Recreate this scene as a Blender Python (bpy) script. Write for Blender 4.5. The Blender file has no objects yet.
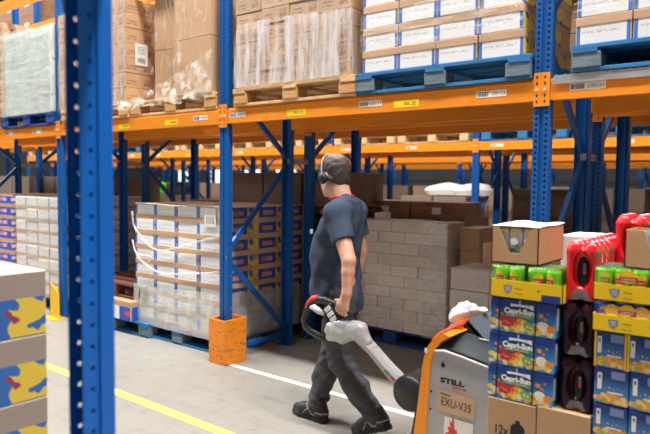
import bpy, bmesh, math, random
import numpy as np
from mathutils import Vector, Matrix
random.seed(7)
C = bpy.context.scene.collection
PI = math.pi

# ------------------------------------------------------------------ helpers
def lin(c):
    return tuple(((v/255)/12.92 if v/255 <= .04045 else ((v/255+.055)/1.055)**2.4) for v in c) + (1.0,)

class MB:
    """collects faces and links them as ONE mesh object"""
    def __init__(s):
        s.v = []; s.f = []; s.m = []; s.sm = []; s.M = Matrix.Identity(4); s.mo = 0
    def add(s, vs, fs, mat=0, smooth=False):
        n = len(s.v)
        for p in vs: s.v.append(tuple(s.M @ Vector(p)))
        for f in fs:
            s.f.append(tuple(n+i for i in f)); s.m.append(mat+s.mo); s.sm.append(smooth)
    def box(s, x0, x1, y0, y1, z0, z1, mat=0, mats=None):
        vs = [(x0,y0,z0),(x1,y0,z0),(x1,y1,z0),(x0,y1,z0),(x0,y0,z1),(x1,y0,z1),(x1,y1,z1),(x0,y1,z1)]
        fs = [(0,3,2,1),(4,5,6,7),(0,1,5,4),(1,2,6,5),(2,3,7,6),(3,0,4,7)]   # bottom top -y +x +y -x
        for k, f in enumerate(fs):
            s.add([vs[i] for i in f], [(0,1,2,3)], mats[k] if mats else mat)
        return s
    def cbox(s, x0, x1, y0, y1, z0, z1, c=.006, mat=0, mats=None):
        """box with chamfered edges"""
        lo = (x0,y0,z0); hi = (x1,y1,z1); V = []; idx = {}
        for sx in (0,1):
            for sy in (0,1):
                for sz in (0,1):
                    sg = (sx,sy,sz)
                    for a in range(3):
                        p = []
                        for k in range(3):
                            e = hi[k] if sg[k] else lo[k]
                            if k != a: e += -c if sg[k] else c
                            p.append(e)
                        idx[(sg,a)] = len(V); V.append(tuple(p))
        F = []; FM = []
        order = [(0,0),(1,0),(1,1),(0,1)]
        nm = {(2,0):0,(2,1):1,(1,0):2,(0,1):3,(1,1):4,(0,0):5}
        def sgn(a, sa, b, sb, d, sd):
            r = [0,0,0]; r[a] = sa; r[b] = sb; r[d] = sd; return tuple(r)
        for a in range(3):
            b, d = (a+1)%3, (a+2)%3
            for sa in (0,1):
                q = [idx[(sgn(a,sa,b,i,d,j),a)] for i, j in order]
                if not sa: q.reverse()
                F.append(q); FM.append(mats[nm[(a,sa)]] if mats else mat)
            for sb in (0,1):
                for sd in (0,1):          # edge along a
                    q = [idx[(sgn(a,0,b,sb,d,sd),b)], idx[(sgn(a,1,b,sb,d,sd),b)], idx[(sgn(a,1,b,sb,d,sd),d)], idx[(sgn(a,0,b,sb,d,sd),d)]]
                    if sb == sd: q.reverse()
                    F.append(q); FM.append(mats[nm[(b,sb)]] if mats else mat)
        for sx in (0,1):
            for sy in (0,1):
                for sz in (0,1):
                    q = [idx[((sx,sy,sz),k)] for k in range(3)]
                    if (sx+sy+sz) % 2 == 0: q.reverse()
                    F.append(q); FM.append(mats[nm[(2,sz)]] if mats else mat)
        n = len(s.v)
        for p in V: s.v.append(tuple(s.M @ Vector(p)))
        for q, m in zip(F, FM): s.f.append(tuple(n+i for i in q)); s.m.append(m); s.sm.append(False)
        return s
    def prism(s, poly, z0, z1, mat=0, axis='z', smooth=False, cap=True, capmat=None):
        """extrude a 2-D outline (counter-clockwise) along an axis"""
        def P(a, b, t):
            return {'z':(a,b,t), 'y':(a,t,b), 'x':(t,a,b)}[axis]
        n = len(poly)
        vs = [P(a,b,z0) for a, b in poly] + [P(a,b,z1) for a, b in poly]
        fl = axis == 'y'
        fs = [(i,(i+1)%n,n+(i+1)%n,n+i) for i in range(n)]
        if fl: fs = [f[::-1] for f in fs]
        s.add(vs, fs, mat, smooth)
        if cap:
            a, b = tuple(range(n))[::-1], tuple(range(n,2*n))
            if fl: a, b = a[::-1], b[::-1]
            s.add(vs, [a, b], mat if capmat is None else capmat)
        return s
    def tube(s, pts, r, mat=0, n=8, smooth=True, cap=True, flat=1.0):
        pts = [Vector(p) for p in pts]; rs = r if isinstance(r, (list,tuple)) else [r]*len(pts)
        T = []
        for i in range(len(pts)):
            a = pts[max(i-1,0)]; b = pts[min(i+1,len(pts)-1)]
            T.append((b-a).normalized())
        up = Vector((0,0,1)) if abs(T[0].z) < .9 else Vector((1,0,0))
        u = T[0].cross(up).normalized(); vs = []
        for i, p in enumerate(pts):
            u = (u - T[i]*u.dot(T[i])).normalized(); w = T[i].cross(u)
            for k in range(n):
                a = 2*PI*k/n
                vs.append(tuple(p + u*math.cos(a)*rs[i] + w*math.sin(a)*rs[i]*flat))
        fs = []
        for i in range(len(pts)-1):
            for k in range(n):
                fs.append((i*n+k, i*n+(k+1)%n, (i+1)*n+(k+1)%n, (i+1)*n+k))
        if cap:
            fs.append(tuple(range(n))[::-1]); fs.append(tuple(range((len(pts)-1)*n, len(pts)*n)))
        s.add(vs, fs, mat, smooth); return s
    def bar(s, a, b, w, h, mat=0, side=None):
        """rectangular bar from a to b; w along 'side', h across"""
        a = Vector(a); b = Vector(b); t = (b-a).normalized()
        side = Vector(side) if side else (Vector((0,0,1)).cross(t) if abs(t.z) < .95 else Vector((1,0,0)))
        side = (side - t*side.dot(t)).normalized(); o = t.cross(side)
        vs = []
        for p in (a, b):
            for i, j in ((-1,-1),(1,-1),(1,1),(-1,1)):
                vs.append(tuple(p + side*i*w/2 + o*j*h/2))
        s.add(vs, [(3,2,1,0),(4,5,6,7),(0,1,5,4),(1,2,6,5),(2,3,7,6),(3,0,4,7)], mat); return s
    def lathe(s, prof, cx=0, cy=0, n=16, mat=0, smooth=True, mats=None):
        """prof: list of (r,z) from bottom to top"""
        vs = []
        for r, z in prof:
            for k in range(n):
                a = 2*PI*k/n; vs.append((cx+r*math.cos(a), cy+r*math.sin(a), z))
        for i in range(len(prof)-1):
            fs = [(k, (k+1)%n, n+(k+1)%n, n+k) for k in range(n)]
            s.add(vs[i*n:(i+2)*n], fs, mats[i] if mats else mat, smooth)
        s.add(vs[:n], [tuple(range(n))[::-1]], mats[0] if mats else mat)
        s.add(vs[-n:], [tuple(range(n))], mats[-1] if mats else mat); return s
    def disc(s, c, ru, rv, u=(1,0,0), v=(0,0,1), mat=0, n=12, wob=0):
        c = Vector(c); u = Vector(u); v = Vector(v)
        vs = []
        for k in range(n):
            a = 2*PI*k/n; q = 1+wob*math.sin(3*a+1)
            vs.append(tuple(c + u*math.cos(a)*ru*q + v*math.sin(a)*rv*q))
        s.add(vs, [tuple(range(n))], mat); return s
    def rect(s, c, w, h, u=(1,0,0), v=(0,0,1), mat=0):
        c = Vector(c); u = Vector(u)*w/2; v = Vector(v)*h/2
        s.add([tuple(c-u-v),tuple(c+u-v),tuple(c+u+v),tuple(c-u+v)], [(0,1,2,3)], mat); return s
    def text(s, txt, c, size, u=(1,0,0), v=(0,0,1), mat=0, fit=None, shear=0.0, bold=0.0):
        cu = bpy.data.curves.new('t', 'FONT'); cu.body = txt; cu.size = size
        cu.align_x = 'CENTER'; cu.align_y = 'CENTER'; cu.shear = shear; cu.offset = bold; cu.resolution_u = 3
        o = bpy.data.objects.new('t', cu); C.objects.link(o)
        dg = bpy.context.evaluated_depsgraph_get(); dg.update()
        me = bpy.data.meshes.new_from_object(o.evaluated_get(dg))
        xs = [p.co.x for p in me.vertices]
        k = fit/(max(xs)-min(xs)) if fit and xs else 1.0
        c = Vector(c); u = Vector(u); v = Vector(v)
        s.add([tuple(c+u*p.co.x*k+v*p.co.y) for p in me.vertices], [tuple(f.vertices) for f in me.polygons], mat)
        bpy.data.objects.remove(o); bpy.data.curves.remove(cu); bpy.data.meshes.remove(me); return s
    def sheet(s, P, nu, nv, mat=0, smooth=True):
        """grid surface P(u,v) -> point, u, v in 0..1"""
        vs = [P(i/nu, j/nv) for j in range(nv+1) for i in range(nu+1)]
        w = nu+1
        s.add(vs, [(j*w+i, j*w+i+1, (j+1)*w+i+1, (j+1)*w+i) for j in range(nv) for i in range(nu)], mat, smooth); return s
    def mesh(s, name, mats):
        me = bpy.data.meshes.new(name); me.from_pydata(s.v, [], s.f)
        for m in (mats if isinstance(mats, (list,tuple)) else [mats]): me.materials.append(m)
        me.polygons.foreach_set('material_index', s.m); me.polygons.foreach_set('use_smooth', s.sm)
        me.update(); return me
    def build(s, name, mats, parent=None, loc=None):
        """vertices are in world space (or relative to loc); they are made local to the parent"""
        me = s.mesh(name, mats); o = bpy.data.objects.new(name, me); C.objects.link(o)
        if parent is not None: o.parent = parent
        if parent is not None:
            L = wloc(parent)
            if loc is None: me.transform(Matrix.Translation(-L))
            else: o.location = Vector(loc)-L
        elif loc is not None: o.location = loc
        return o

def wloc(o):
    L = Vector((0,0,0))
    while o is not None: L += o.location; o = o.parent
    return L
def tag(o, label, cat, group=None, kind=None):
    if label: o['label'] = label
    if cat: o['category'] = cat
    if group: o['group'] = group
    if kind: o['kind'] = kind
    return o
def thing(name, label, cat, loc=(0,0,0), group=None):
    o = bpy.data.objects.new(name, None); C.objects.link(o); o.empty_display_size = .1
    o.location = loc; return tag(o, label, cat, group)
def struct(o): o['kind'] = 'structure'; return o
def inst(name, me, parent, loc, rz=0.0):
    o = bpy.data.objects.new(name, me); C.objects.link(o); o.parent = parent
    o.location = Vector(loc) - (wloc(parent) if parent else Vector((0,0,0))); o.rotation_euler = (0,0,rz); return o
def dup(root, loc, rz=0.0, label=None, group=None):
    def rec(o, par):
        c = o.copy(); C.objects.link(c)
        if par is not None: c.parent = par
        for ch in list(o.children):
            if ch.name in done: continue
            rec(ch, c)
        return c
    done = set()
    kids = list(root.children)
    r = root.copy(); C.objects.link(r); r.location = loc; r.rotation_euler = (0,0,rz)
    for ch in kids:
        c = ch.copy(); C.objects.link(c); c.parent = r
        for g in list(ch.children):
            d = g.copy(); C.objects.link(d); d.parent = c
    if label: r['label'] = label
    if group: r['group'] = group
    return r

# ------------------------------------------------------------------ node maths
class X:
    """a socket or number with operators, for short procedural formulas"""
    def __init__(s, nt, k): s.nt = nt; s.k = k
    def op(s, o, b=None, c=None, rev=False):
        n = s.nt.nodes.new('ShaderNodeMath'); n.operation = o
        for i, q in enumerate([s, b, c]):
            if q is None: continue
            q = q.k if isinstance(q, X) else q
            if hasattr(q, 'is_output'): s.nt.links.new(q, n.inputs[i])
            else: n.inputs[i].default_value = q
        return X(s.nt, n.outputs[0])
    def __add__(s, b): return s.op('ADD', b)
    def __sub__(s, b): return s.op('SUBTRACT', b)
    def __rsub__(s, b): return (s*-1)+b
    def __mul__(s, b): return s.op('MULTIPLY', b)
    __rmul__ = __mul__; __radd__ = __add__
    def __truediv__(s, b): return s.op('DIVIDE', b)
    def __lt__(s, b): return s.op('LESS_THAN', b)
    def __gt__(s, b): return s.op('GREATER_THAN', b)
    def abs(s): return s.op('ABSOLUTE')
    def fract(s): return s.op('FRACT')
    def floor(s): return s.op('FLOOR')
    def sin(s): return s.op('SINE')
    def max(s, b): return s.op('MAXIMUM', b)
    def min(s, b): return s.op('MINIMUM', b)
    def clamp(s):
        r = s.op('ADD', 0.0); r.k.node.use_clamp = True; return r
def between(a, lo, hi): return (a > lo)*(a < hi)

class Mat:
    def __init__(s, name, color=(200,200,200), rough=.6, metal=0.0, spec=.5):
        m = bpy.data.materials.new(name); m.use_nodes = True; s.m = m; nt = s.nt = m.node_tree
        s.b = nt.nodes['Principled BSDF']; s.b.inputs['Roughness'].default_value = rough
        s.b.inputs['Metallic'].default_value = metal; s.b.inputs['Specular IOR Level'].default_value = spec
        s.col = lin(color); s.b.inputs['Base Color'].default_value = s.col; s._oc = None
    def coords(s, kind='Object'):
        t = s.nt.nodes.new('ShaderNodeTexCoord'); x = s.nt.nodes.new('ShaderNodeSeparateXYZ')
        s.nt.links.new(t.outputs[kind], x.inputs[0]); s.tc = t.outputs[kind]
        return [X(s.nt, x.outputs[i]) for i in range(3)]
    def normal(s):
        t = s.nt.nodes.new('ShaderNodeTexCoord'); x = s.nt.nodes.new('ShaderNodeSeparateXYZ')
        s.nt.links.new(t.outputs['Normal'], x.inputs[0]); return [X(s.nt, x.outputs[i]) for i in range(3)]
    def noise(s, scale=5, detail=3, rough=.55, stretch=(1,1,1), kind='Object', off=(0,0,0), rand=False):
        t = s.nt.nodes.new('ShaderNodeTexCoord'); mp = s.nt.nodes.new('ShaderNodeMapping')
        mp.inputs['Scale'].default_value = stretch; mp.inputs['Location'].default_value = off
        s.nt.links.new(t.outputs[kind], mp.inputs[0])
        n = s.nt.nodes.new('ShaderNodeTexNoise'); n.inputs['Scale'].default_value = scale
        n.inputs['Detail'].default_value = detail; n.inputs['Roughness'].default_value = rough
        if rand:
            oi = s.nt.nodes.new('ShaderNodeObjectInfo'); n.noise_dimensions = '4D'
            w = X(s.nt, oi.outputs['Random'])*37.0; s.nt.links.new(w.k, n.inputs['W'])
        s.nt.links.new(mp.outputs[0], n.inputs['Vector']); return X(s.nt, n.outputs[0])
    def white(s, a, b):
        c = s.nt.nodes.new('ShaderNodeCombineXYZ'); s.nt.links.new(a.k, c.inputs[0]); s.nt.links.new(b.k, c.inputs[1])
        w = s.nt.nodes.new('ShaderNodeTexWhiteNoise'); w.noise_dimensions = '2D'; s.nt.links.new(c.outputs[0], w.inputs[0]); return X(s.nt, w.outputs[0])
    def rnd(s):
        oi = s.nt.nodes.new('ShaderNodeObjectInfo'); return X(s.nt, oi.outputs['Random'])
    def mix(s, fac, color):
        """lay a colour over the current one where fac is 1"""
        n = s.nt.nodes.new('ShaderNodeMix'); n.data_type = 'RGBA'
        s.nt.links.new(fac.k, n.inputs[0])
        if isinstance(s.col, tuple): n.inputs[6].default_value = s.col
        else: s.nt.links.new(s.col, n.inputs[6])
        n.inputs[7].default_value = lin(color); s.col = n.outputs[2]
        s.nt.links.new(s.col, s.b.inputs['Base Color']); return s
    def bump(s, h, strength=.3, dist=.01):
        n = s.nt.nodes.new('ShaderNodeBump'); n.inputs['Strength'].default_value = strength; n.inputs['Distance'].default_value = dist
        s.nt.links.new(h.k, n.inputs['Height']); s.nt.links.new(n.outputs[0], s.b.inputs['Normal']); return s
    def rough(s, x): s.nt.links.new(x.k, s.b.inputs['Roughness']); return s
def simple(name, color, rough=.6, metal=0.0, var=0.0, vscale=6, spec=.5, bump=0.0):
    """plain paint, plastic or fabric with a slight unevenness"""
    a = Mat(name, color, rough, metal, spec)
    if var:
        n = a.noise(vscale, 4, .6)
        a.mix(((n-.5)*2*var+.0).clamp(), tuple(max(0,c*.55) for c in color))
        a.mix(((.5-n)*2*var+.0).clamp(), tuple(min(255,c*1.25+15) for c in color))
    if bump: a.bump(a.noise(vscale*4, 3), bump, .004)
    return a.m

# ------------------------------------------------------------------ materials
def m_post(name, col, dark):
    a = Mat(name, col, .38); x, y, z = a.coords()
    n = a.noise(9, 4, .65)
    a.mix(((n-.62)*3).clamp(), tuple(c*.72 for c in col))
    a.mix((a.noise(38, 2, .5, (1,1,.35)) > .735), (150,155,160))           # chipped paint
    p = (z/.034).fract()
    slot = between(p, .22, .78)*(((x.abs()-.030).abs()) < (.009-.004*(p > .5)))*(y < .002)
    a.mix(slot, dark)  # dark colour stands in for the shade inside the slots and holes
    b = (z/.05).fract()-.5
    hole = (((b*.05)*(b*.05)+(y-.034)*(y-.034)) < .0000160)*(x.abs() > .047)
    a.mix(hole, dark)
    return a.m
M = {}
M['blue'] = m_post('blue_post_paint', (10,92,168), (5,8,16))
M['brace'] = simple('blue_brace_paint', (12,86,158), .4, 0, .25, 8)
M['fore_blue'] = simple('blue_near_post_paint', (8,108,206), .42, 0, .10, 3)
def m_orange():
    a = Mat('orange_beam_paint', (244,146,34), .38)
    n = a.noise(5, 5, .65, (1,1,3)); a.mix(((n-.55)*2.2).clamp(), (222,118,22))
    s = a.noise(22, 3, .6, (.25,1,2.5)); a.mix((s > .70), (196,120,60)); a.mix((s > .745), (225,205,185))
    return a.m
M['orange'] = m_orange()
def m_guard():
    a = Mat('scuffed_orange_guard', (243,140,22), .5); x, y, z = a.coords()
    s = a.noise(26, 5, .75, (.45,.45,1.6)); k = 1-(z-.02)*1.6
    a.mix(((s-.52)*9*k.max(0.15)).clamp(), (98,92,70)); a.mix((a.noise(50,3,.7,(.3,.3,2)) > .68), (60,66,62)); return a.m
M['guard'] = m_guard()
M['yellow_guard'] = simple('yellow_guard_paint', (246,190,20), .5, 0, .2, 9)
def m_wood(name, col, dark):
    a = Mat(name, col, .75)
    n = a.noise(6, 4, .6, (1.2,9,9), rand=True); a.mix(((n-.42)*2.2).clamp(), dark)
    a.mix(((a.noise(60,3,.6,(.15,1,1))-.55)*2.5).clamp(), tuple(c*.6 for c in col)); a.bump(n, .25, .004); return a.m
M['wood'] = m_wood('pallet_pine', (226,188,140), (178,130,84))
M['wood_end'] = m_wood('pallet_block_end', (212,160,100), (150,98,52))
M['wood_blue'] = m_wood('blue_pallet_paint', (44,122,176), (24,78,124))
M['block_blue'] = m_wood('worn_blue_block', (112,130,138), (52,90,120))
M['wood_navy'] = m_wood('navy_pallet_paint', (30,72,150), (18,40,86))
M['wood_red'] = m_wood('reddish_pallet_boards', (112,62,44), (60,34,28))
M['white'] = simple('white_paper', (236,236,232), .55)
M['black'] = simple('black_ink', (22,22,24), .6)
M['grey_ink'] = simple('grey_ink', (120,124,130), .6)
M['yellow_sticker'] = simple('yellow_sticker_paper', (248,216,20), .5)
M['galv'] = simple('galvanised_steel', (176,180,182), .45, .55, .3, 12)
M['bolt'] = simple('pale_safety_clip', (226,222,214), .4)
def m_kraft(name, col, marks=0.0, x_side=True, ink=(96,70,52), size=(.31,.4,.12), var=.10):
    """corrugated carton with printed text blocks on its upright sides"""
    a = Mat(name, col, .72); x, y, z = a.coords(); nx, ny, nz = a.normal()
    n = a.noise(3, 4, .6, rand=True); r = a.rnd()
    a.mix(((n-.5)*1.5+(r-.5)*.7).clamp(), tuple(c*.84 for c in col))
    a.mix(((.5-n)*1.2+(.5-r)*.6).clamp(), tuple(min(255,c*1.07) for c in col))
    if marks:
        w, d, h = size
        u = (ny.abs() > .7)*x + (nx.abs() > .7)*y; hw = (ny.abs() > .7)*(w/2) + (nx.abs() > .7)*(d/2)
        up = nz.abs() < .5
        cell = a.white((u*130).floor(), (z*95/(h/.12)).floor())
        rows = between((z*3.2/(h/.12)*12).fract(), .25, .75)
        blk = between(u/hw, -.75, -.1)*between(z/h, .22, .62)
        a.mix(blk*rows*(cell > .38)*up*marks, ink)
        blk2 = between(u/hw, .28, .78)*between(z/h, .22, .78)
        a.mix(blk2*(a.white((u*90).floor(), (z*90).floor()) > .45)*up*(marks*.9), ink)
    a.bump(a.noise(16, 3, .6, rand=True), .12, .01)
    return a.m
M['kraft'] = m_kraft('kraft_board', (190,153,118))
M['kraft_mark'] = m_kraft('printed_kraft_board', (196,158,122), .75, ink=(92,72,60), size=(.31,.4,.125))
M['kraft_pink'] = m_kraft('pinkish_kraft_board', (196,164,136), .7, ink=(110,84,70), size=(.31,.4,.125))
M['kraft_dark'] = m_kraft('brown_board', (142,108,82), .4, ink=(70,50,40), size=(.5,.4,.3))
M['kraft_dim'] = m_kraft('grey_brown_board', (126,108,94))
M['kraft_grey'] = m_kraft('grey_kraft_board', (236,228,218), .14, ink=(120,108,96), size=(.31,.4,.11))
M['grey_board'] = m_kraft('grey_board', (196,188,180), .2, ink=(110,104,100), size=(.31,.4,.15))
M['kraft_tray'] = m_kraft('tray_board', (200,164,130))
def m_case_front(hw):
    """white shrink case front with blue corner bands and small grey print"""
    a = Mat('white_case_print', (232,232,232), .42); x, y, z = a.coords(); nx, ny, nz = a.normal()
    fr = ny.abs() > .7
    cell = a.white((x*120).floor(), (z*150).floor())
    a.mix(fr*between(x, -.11, .10)*between((z*22).fract(), .3, .62)*(cell > .42)*between(z, .05, .12)*.34, (110,116,140))
    a.mix(fr*(x.abs() > hw*.83), (66,120,206))
    sd = nx.abs() > .7
    a.mix(sd, (40,84,168)); a.mix(sd*(y.abs() > .125)*(a.noise(16,2) > .40), (232,192,70))
    a.mix(sd*(y.abs() < .07)*between(z, .075, .118), (206,140,140)); a.mix(sd*(a.noise(11,2,rand=True) > .60)*.6, (120,112,116))
    return a.m
def m_film(name, base=.10, streak=.65, tint=(240,240,242), stretch=(1,1,6), scale=5, rough=.16, cut=.5):
    """stretch wrap: mostly clear, milky where it bunches, with white streaks painted in for sheen"""
    m = bpy.data.materials.new(name); m.use_nodes = True; nt = m.node_tree; nt.nodes.clear()
    a = Mat.__new__(Mat); a.m = m; a.nt = nt
    out = nt.nodes.new('ShaderNodeOutputMaterial'); p = nt.nodes.new('ShaderNodeBsdfPrincipled'); t = nt.nodes.new('ShaderNodeBsdfTransparent')
    p.inputs['Base Color'].default_value = lin(tint); p.inputs['Roughness'].default_value = rough; p.inputs['Specular IOR Level'].default_value = .8
    mx = nt.nodes.new('ShaderNodeMixShader'); a.b = p
    n = a.noise(scale, 5, .65, stretch); f = ((n-cut)*3.2*streak+base).clamp()
    nt.links.new(f.k, mx.inputs[0]); nt.links.new(t.outputs[0], mx.inputs[1]); nt.links.new(p.outputs[0], mx.inputs[2]); nt.links.new(mx.outputs[0], out.inputs[0])
    a.bump(n, .9, .02); return m
M['film'] = m_film('stretch_film', .08, .55)
M['film_v'] = m_film('creased_stretch_film', .16, .75, stretch=(7,7,.8), scale=3.2)
M['film_milky'] = m_film('milky_stretch_film', .48, .16, (226,230,228), (1,1,5), 2.2, .2)
M['film_rope'] = m_film('roped_stretch_film', .38, .5, (246,246,246), (1,1,1), 20)
def m_floor():
    a = Mat('polished_concrete', (150,146,139), .42, 0, .45)
    n = a.noise(.7, 6, .65, kind='Object'); a.mix(((n-.45)*1.6).clamp(), (128,124,117))
    s = a.noise(9, 5, .7); a.mix(((s-.53)*3.5).clamp()*.7, (112,107,99)); a.mix((a.noise(60,2,.5) > .74)*.5, (122,114,100))
    st = a.noise(2.2, 4, .7, (.5,3,1)); a.mix(((st-.55)*4).clamp()*.6, (104,100,94))
    a.rough(.34+a.noise(5,4)*.22); a.bump(a.noise(120,2), .05, .002); return a.m
M['floor'] = m_floor()
M['wall'] = simple('hall_wall_panel', (70,72,74), .7, 0, .15, 1)
M['ceil'] = simple('hall_ceiling', (90,92,94), .8, 0, .1, 1)
def m_line(name, col):
    a = Mat(name, col, .5); a.mix((a.noise(40,4,.7,(.5,1,1)) > .66), (196,188,170)); a.mix((a.noise(7,4,.7) > .66)*.5, (190,184,160)); return a.m
M['line_y'] = m_line('yellow_floor_paint', (232,206,104)); M['line_w'] = m_line('white_floor_paint', (238,238,236))

# ------------------------------------------------------------------ the hall
b = MB(); b.box(-34, 12, -9, 24, -.2, 0); struct(b.build('floor', M['floor']))
b = MB(); b.box(-34, 12, -9, 24, 10.5, 10.7); struct(b.build('ceiling', M['ceil']))
b = MB(); b.box(-34, 12, 24, 24.2, 0, 10.5); struct(b.build('wall_back', M['wall']))
b = MB(); b.box(-34, 12, -9.2, -9, 0, 10.5); struct(b.build('wall_front', M['wall']))
b = MB(); b.box(-34.2, -34, -9, 24, 0, 10.5); struct(b.build('wall_left', M['wall']))
b = MB(); b.box(12, 12.2, -9, 24, 0, 10.5); struct(b.build('wall_right', M['wall']))
b = MB(); b.box(-20, 8, -1.105, -1.02, .0005, .0015); struct(b.build('trim_1', M['line_y']))
b = MB(); b.box(.05, 2.74, -.035, .02, .0005, .0015); struct(b.build('trim_2', M['line_w']))
# daylight band in the far wall
glow = bpy.data.materials.new('daylight_pane'); glow.use_nodes = True
g = glow.node_tree.nodes['Principled BSDF']; g.inputs['Emission Color'].default_value = (.92,.96,1,1); g.inputs['Emission Strength'].default_value = 1.3
for k in range(4):
    x = -31+k*3.1; b = MB(); b.box(x, x+1.7, 23.95, 24.0, 1.3, 2.7)
    struct(b.build('window_%d' % (k+1), glow))

# ------------------------------------------------------------------ racks
def post_mesh(H):
    b = MB()
    t = .004
    prof = [(-.05,.062),(-.05,0),(-.014,0),(-.010,.012),(.010,.012),(.014,0),(.05,0),(.05,.062)]
    inn = [(-.05+t,.062),(-.05+t,t),(-.014-t,t),(-.012,.016),(.012,.016),(.014+t,t),(.05-t,t),(.05-t,.062)]
    b.prism(prof + inn[::-1], 0, H, 0)
    return b.mesh('post', M['blue'])
def foot_mesh():
    b = MB(); b.box(-.07,.07,-.025,.095,0,.008); b.lathe([(.009,.008),(.009,.022),(.006,.026)], 0, -.012, 6, 1)
    return b.mesh('foot_plate', [M['brace'], M['galv']])
def conn_mesh():
    b = MB(); b.box(-.024,.024,-.007,0,-.10,.10,0)
    for k, z in enumerate((-.072,-.036,.036,.072)):
        b.disc((-.004,-.0075,z), .006, .010, mat=1, n=8)
    b.box(-.010,.002,-.014,-.007,-.008,.006,2)
    return b.mesh('connector', [M['orange'], M['black'], M['bolt']])
POST = post_mesh(4.9); FOOT = foot_mesh(); CONN = conn_mesh()
def beam_mesh(L):
    b = MB(); # stepped box section, front at y=0
    prof = [(0,-.066),(.05,-.066),(.05,.066),(.012,.066),(.012,.058),(0,.05)]
    b.prism([(y,z) for y, z in prof], -L/2, L/2, 0, 'x')
    return b.mesh('beam', M['orange'])
BEAM = beam_mesh(2.70)
def label_mb(txt, w=.20, h=.042):
    b = MB(); b.rect((0,-.0005,0), w, h, mat=0)
    r = random.Random(txt); x = -w*.46
    while x < -.02:
        bw = r.choice((.0015,.003,.004)); b.rect((x+bw/2,-.001,0), bw, h*.7, mat=1); x += bw+r.choice((.002,.003))
    b.text(txt, (w*.24,-.001,0), h*.62, mat=1, fit=w*.44)
    return b
def pallet_braces(): pass
LEVELS = (2.194, 3.82)
def rack(name, label, xs, yf, dep, flip=False, zig=0, levels=LEVELS, feet=True, labels=None):
    """a run of pallet racking; flip: its picking face looks along +y"""
    t = thing(name, label, 'pallet rack', (xs[0], yf if not flip else yf-dep, 0))
    y0, y1 = (yf, yf+dep)
    if flip: y0, y1 = yf-dep, yf
    for x in xs:
        for yy, rz in ((y0,0),(y1,PI)):
            p = inst('post', POST, t, (x,yy,0), rz)
            if feet: f = bpy.data.objects.new('foot_plate', FOOT); C.objects.link(f); f.parent = p
        za = [(y0+.06,.11,y1-.06,.11)]
        a, bq = (y0+.05, y1-.05)
        if zig: a, bq = bq, a
        za += [(a,.92,bq,.16),(a,1.0,bq,1.78),(a,2.5,bq,1.86),(a,2.6,bq,3.35),(a,4.1,bq,3.45)]
        for q in za:
            m = MB(); m.bar((x,q[0],q[1]),(x,q[2],q[3]),.045,.03,0,(0,.3,1)); m.build('brace', M['brace'], t)
    for i in range(len(xs)-1):
        cx = (xs[i]+xs[i+1])/2
        for zl in levels:
            for yy, rz in ((y0-.003,0),(y1+.003,PI)):
                be = inst('beam', BEAM, t, (cx,yy,zl), rz)
                for s in (-1,1):
                    c = bpy.data.objects.new('connector', CONN); C.objects.link(c); c.parent = be; c.location = (s*(1.35+.026),-.0005,0)
                key = (i, zl, rz)
                for lx, tx, colr in (labels or {}).get(key, ()):
                    lb = label_mb(tx) if colr == 'w' else None
                    if colr == 'w': me = lb.mesh('barcode_label', [M['white'], M['black']])
                    else:
                        lb = MB(); lb.rect((0,-.0005,0), .2, .05, mat=0); lb.text(tx, (.03,-.001,0), .03, mat=1, fit=.09); me = lb.mesh('sticker', [M['yellow_sticker'], M['black']])
                    o = bpy.data.objects.new('barcode_label' if colr == 'w' else 'sticker', me); C.objects.link(o); o.parent = be; o.location = (lx, -.0006, .0 if colr == 'w' else -.02)
    return t
W = 2.8
L1 = LEVELS[0]
lab1 = {
 (0,L1,0): [(-.9,'230701','w'),(.7,'230703','w')],
 (1,L1,0): [(-.9,'230801','w'),(-.35,'230802','w'),(.2,'230803','w'),(.9,'230805','w')],
 (2,L1,0): [(-.62,'230901','w'),(-.1,'OK','y'),(.68,'230902','y'),(1.1,'230903','w')],
 (3,L1,0): [(-1.22,'230103','w'),(-.55,'KK 21','y'),(.14,'230123','w'),(.12,'','y'),(.46,'KK 22','y'),(1.10,'230123','w')],
 (4,L1,0): [(-1.14,'230131','w')],
}
lab1[(3,L1,0)] = [(-1.22,'230103','w'),(-.55,'KK 21','y'),(.16,'230113','w'),(.46,'KK 22','y'),(1.08,'230123','w')]
R1 = rack('pallet_rack', 'blue and orange pallet rack along the aisle where the man walks', [-8.4,-5.6,-2.8,0,2.8,5.6], 0.0, .88, labels=lab1)
R2 = rack('pallet_rack', 'blue and orange pallet rack standing back to back behind the front rack', [-8.4,-5.6,-2.8,0,2.8,5.6], 2.03, .88, True, 1)
lab3 = {(i,L1,0): [(random.uniform(-1.1,-.4),'2401%02d' % i,'w'),(random.uniform(.2,1.1),'2402%02d' % i,random.choice('wwy'))] for i in range(7)}
R3 = rack('pallet_rack', 'blurred blue and orange pallet rack across the next aisle, with pallets along its beam', [-14,-11.2,-8.4,-5.6,-2.8,0,2.8,5.6], 5.1, .88, labels=lab3)
R4 = rack('pallet_rack', 'blurred pallet rack directly behind the rack across the next aisle', [-14,-11.2,-8.4,-5.6,-2.8,0,2.8,5.6], 7.13, .88, True, 1)
R5 = rack('pallet_rack', 'farthest blurred orange beamed pallet rack', [-22.4,-19.6,-16.8,-14,-11.2,-8.4,-5.6,-2.8,0,2.8,5.6], 10.2, .88)
FXS = [-22.4,-19.6,-16.8,-14,-11.2,-8.4,-5.6,-2.8,0,2.8]
R6 = rack('pallet_rack', 'blurred pallet rack standing behind the farthest orange beamed rack', FXS, 12.25, .88, True, 1)
R7 = rack('pallet_rack', 'pallet rack by the back wall, hardly visible between the others', FXS, 16.2, .88)
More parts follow.
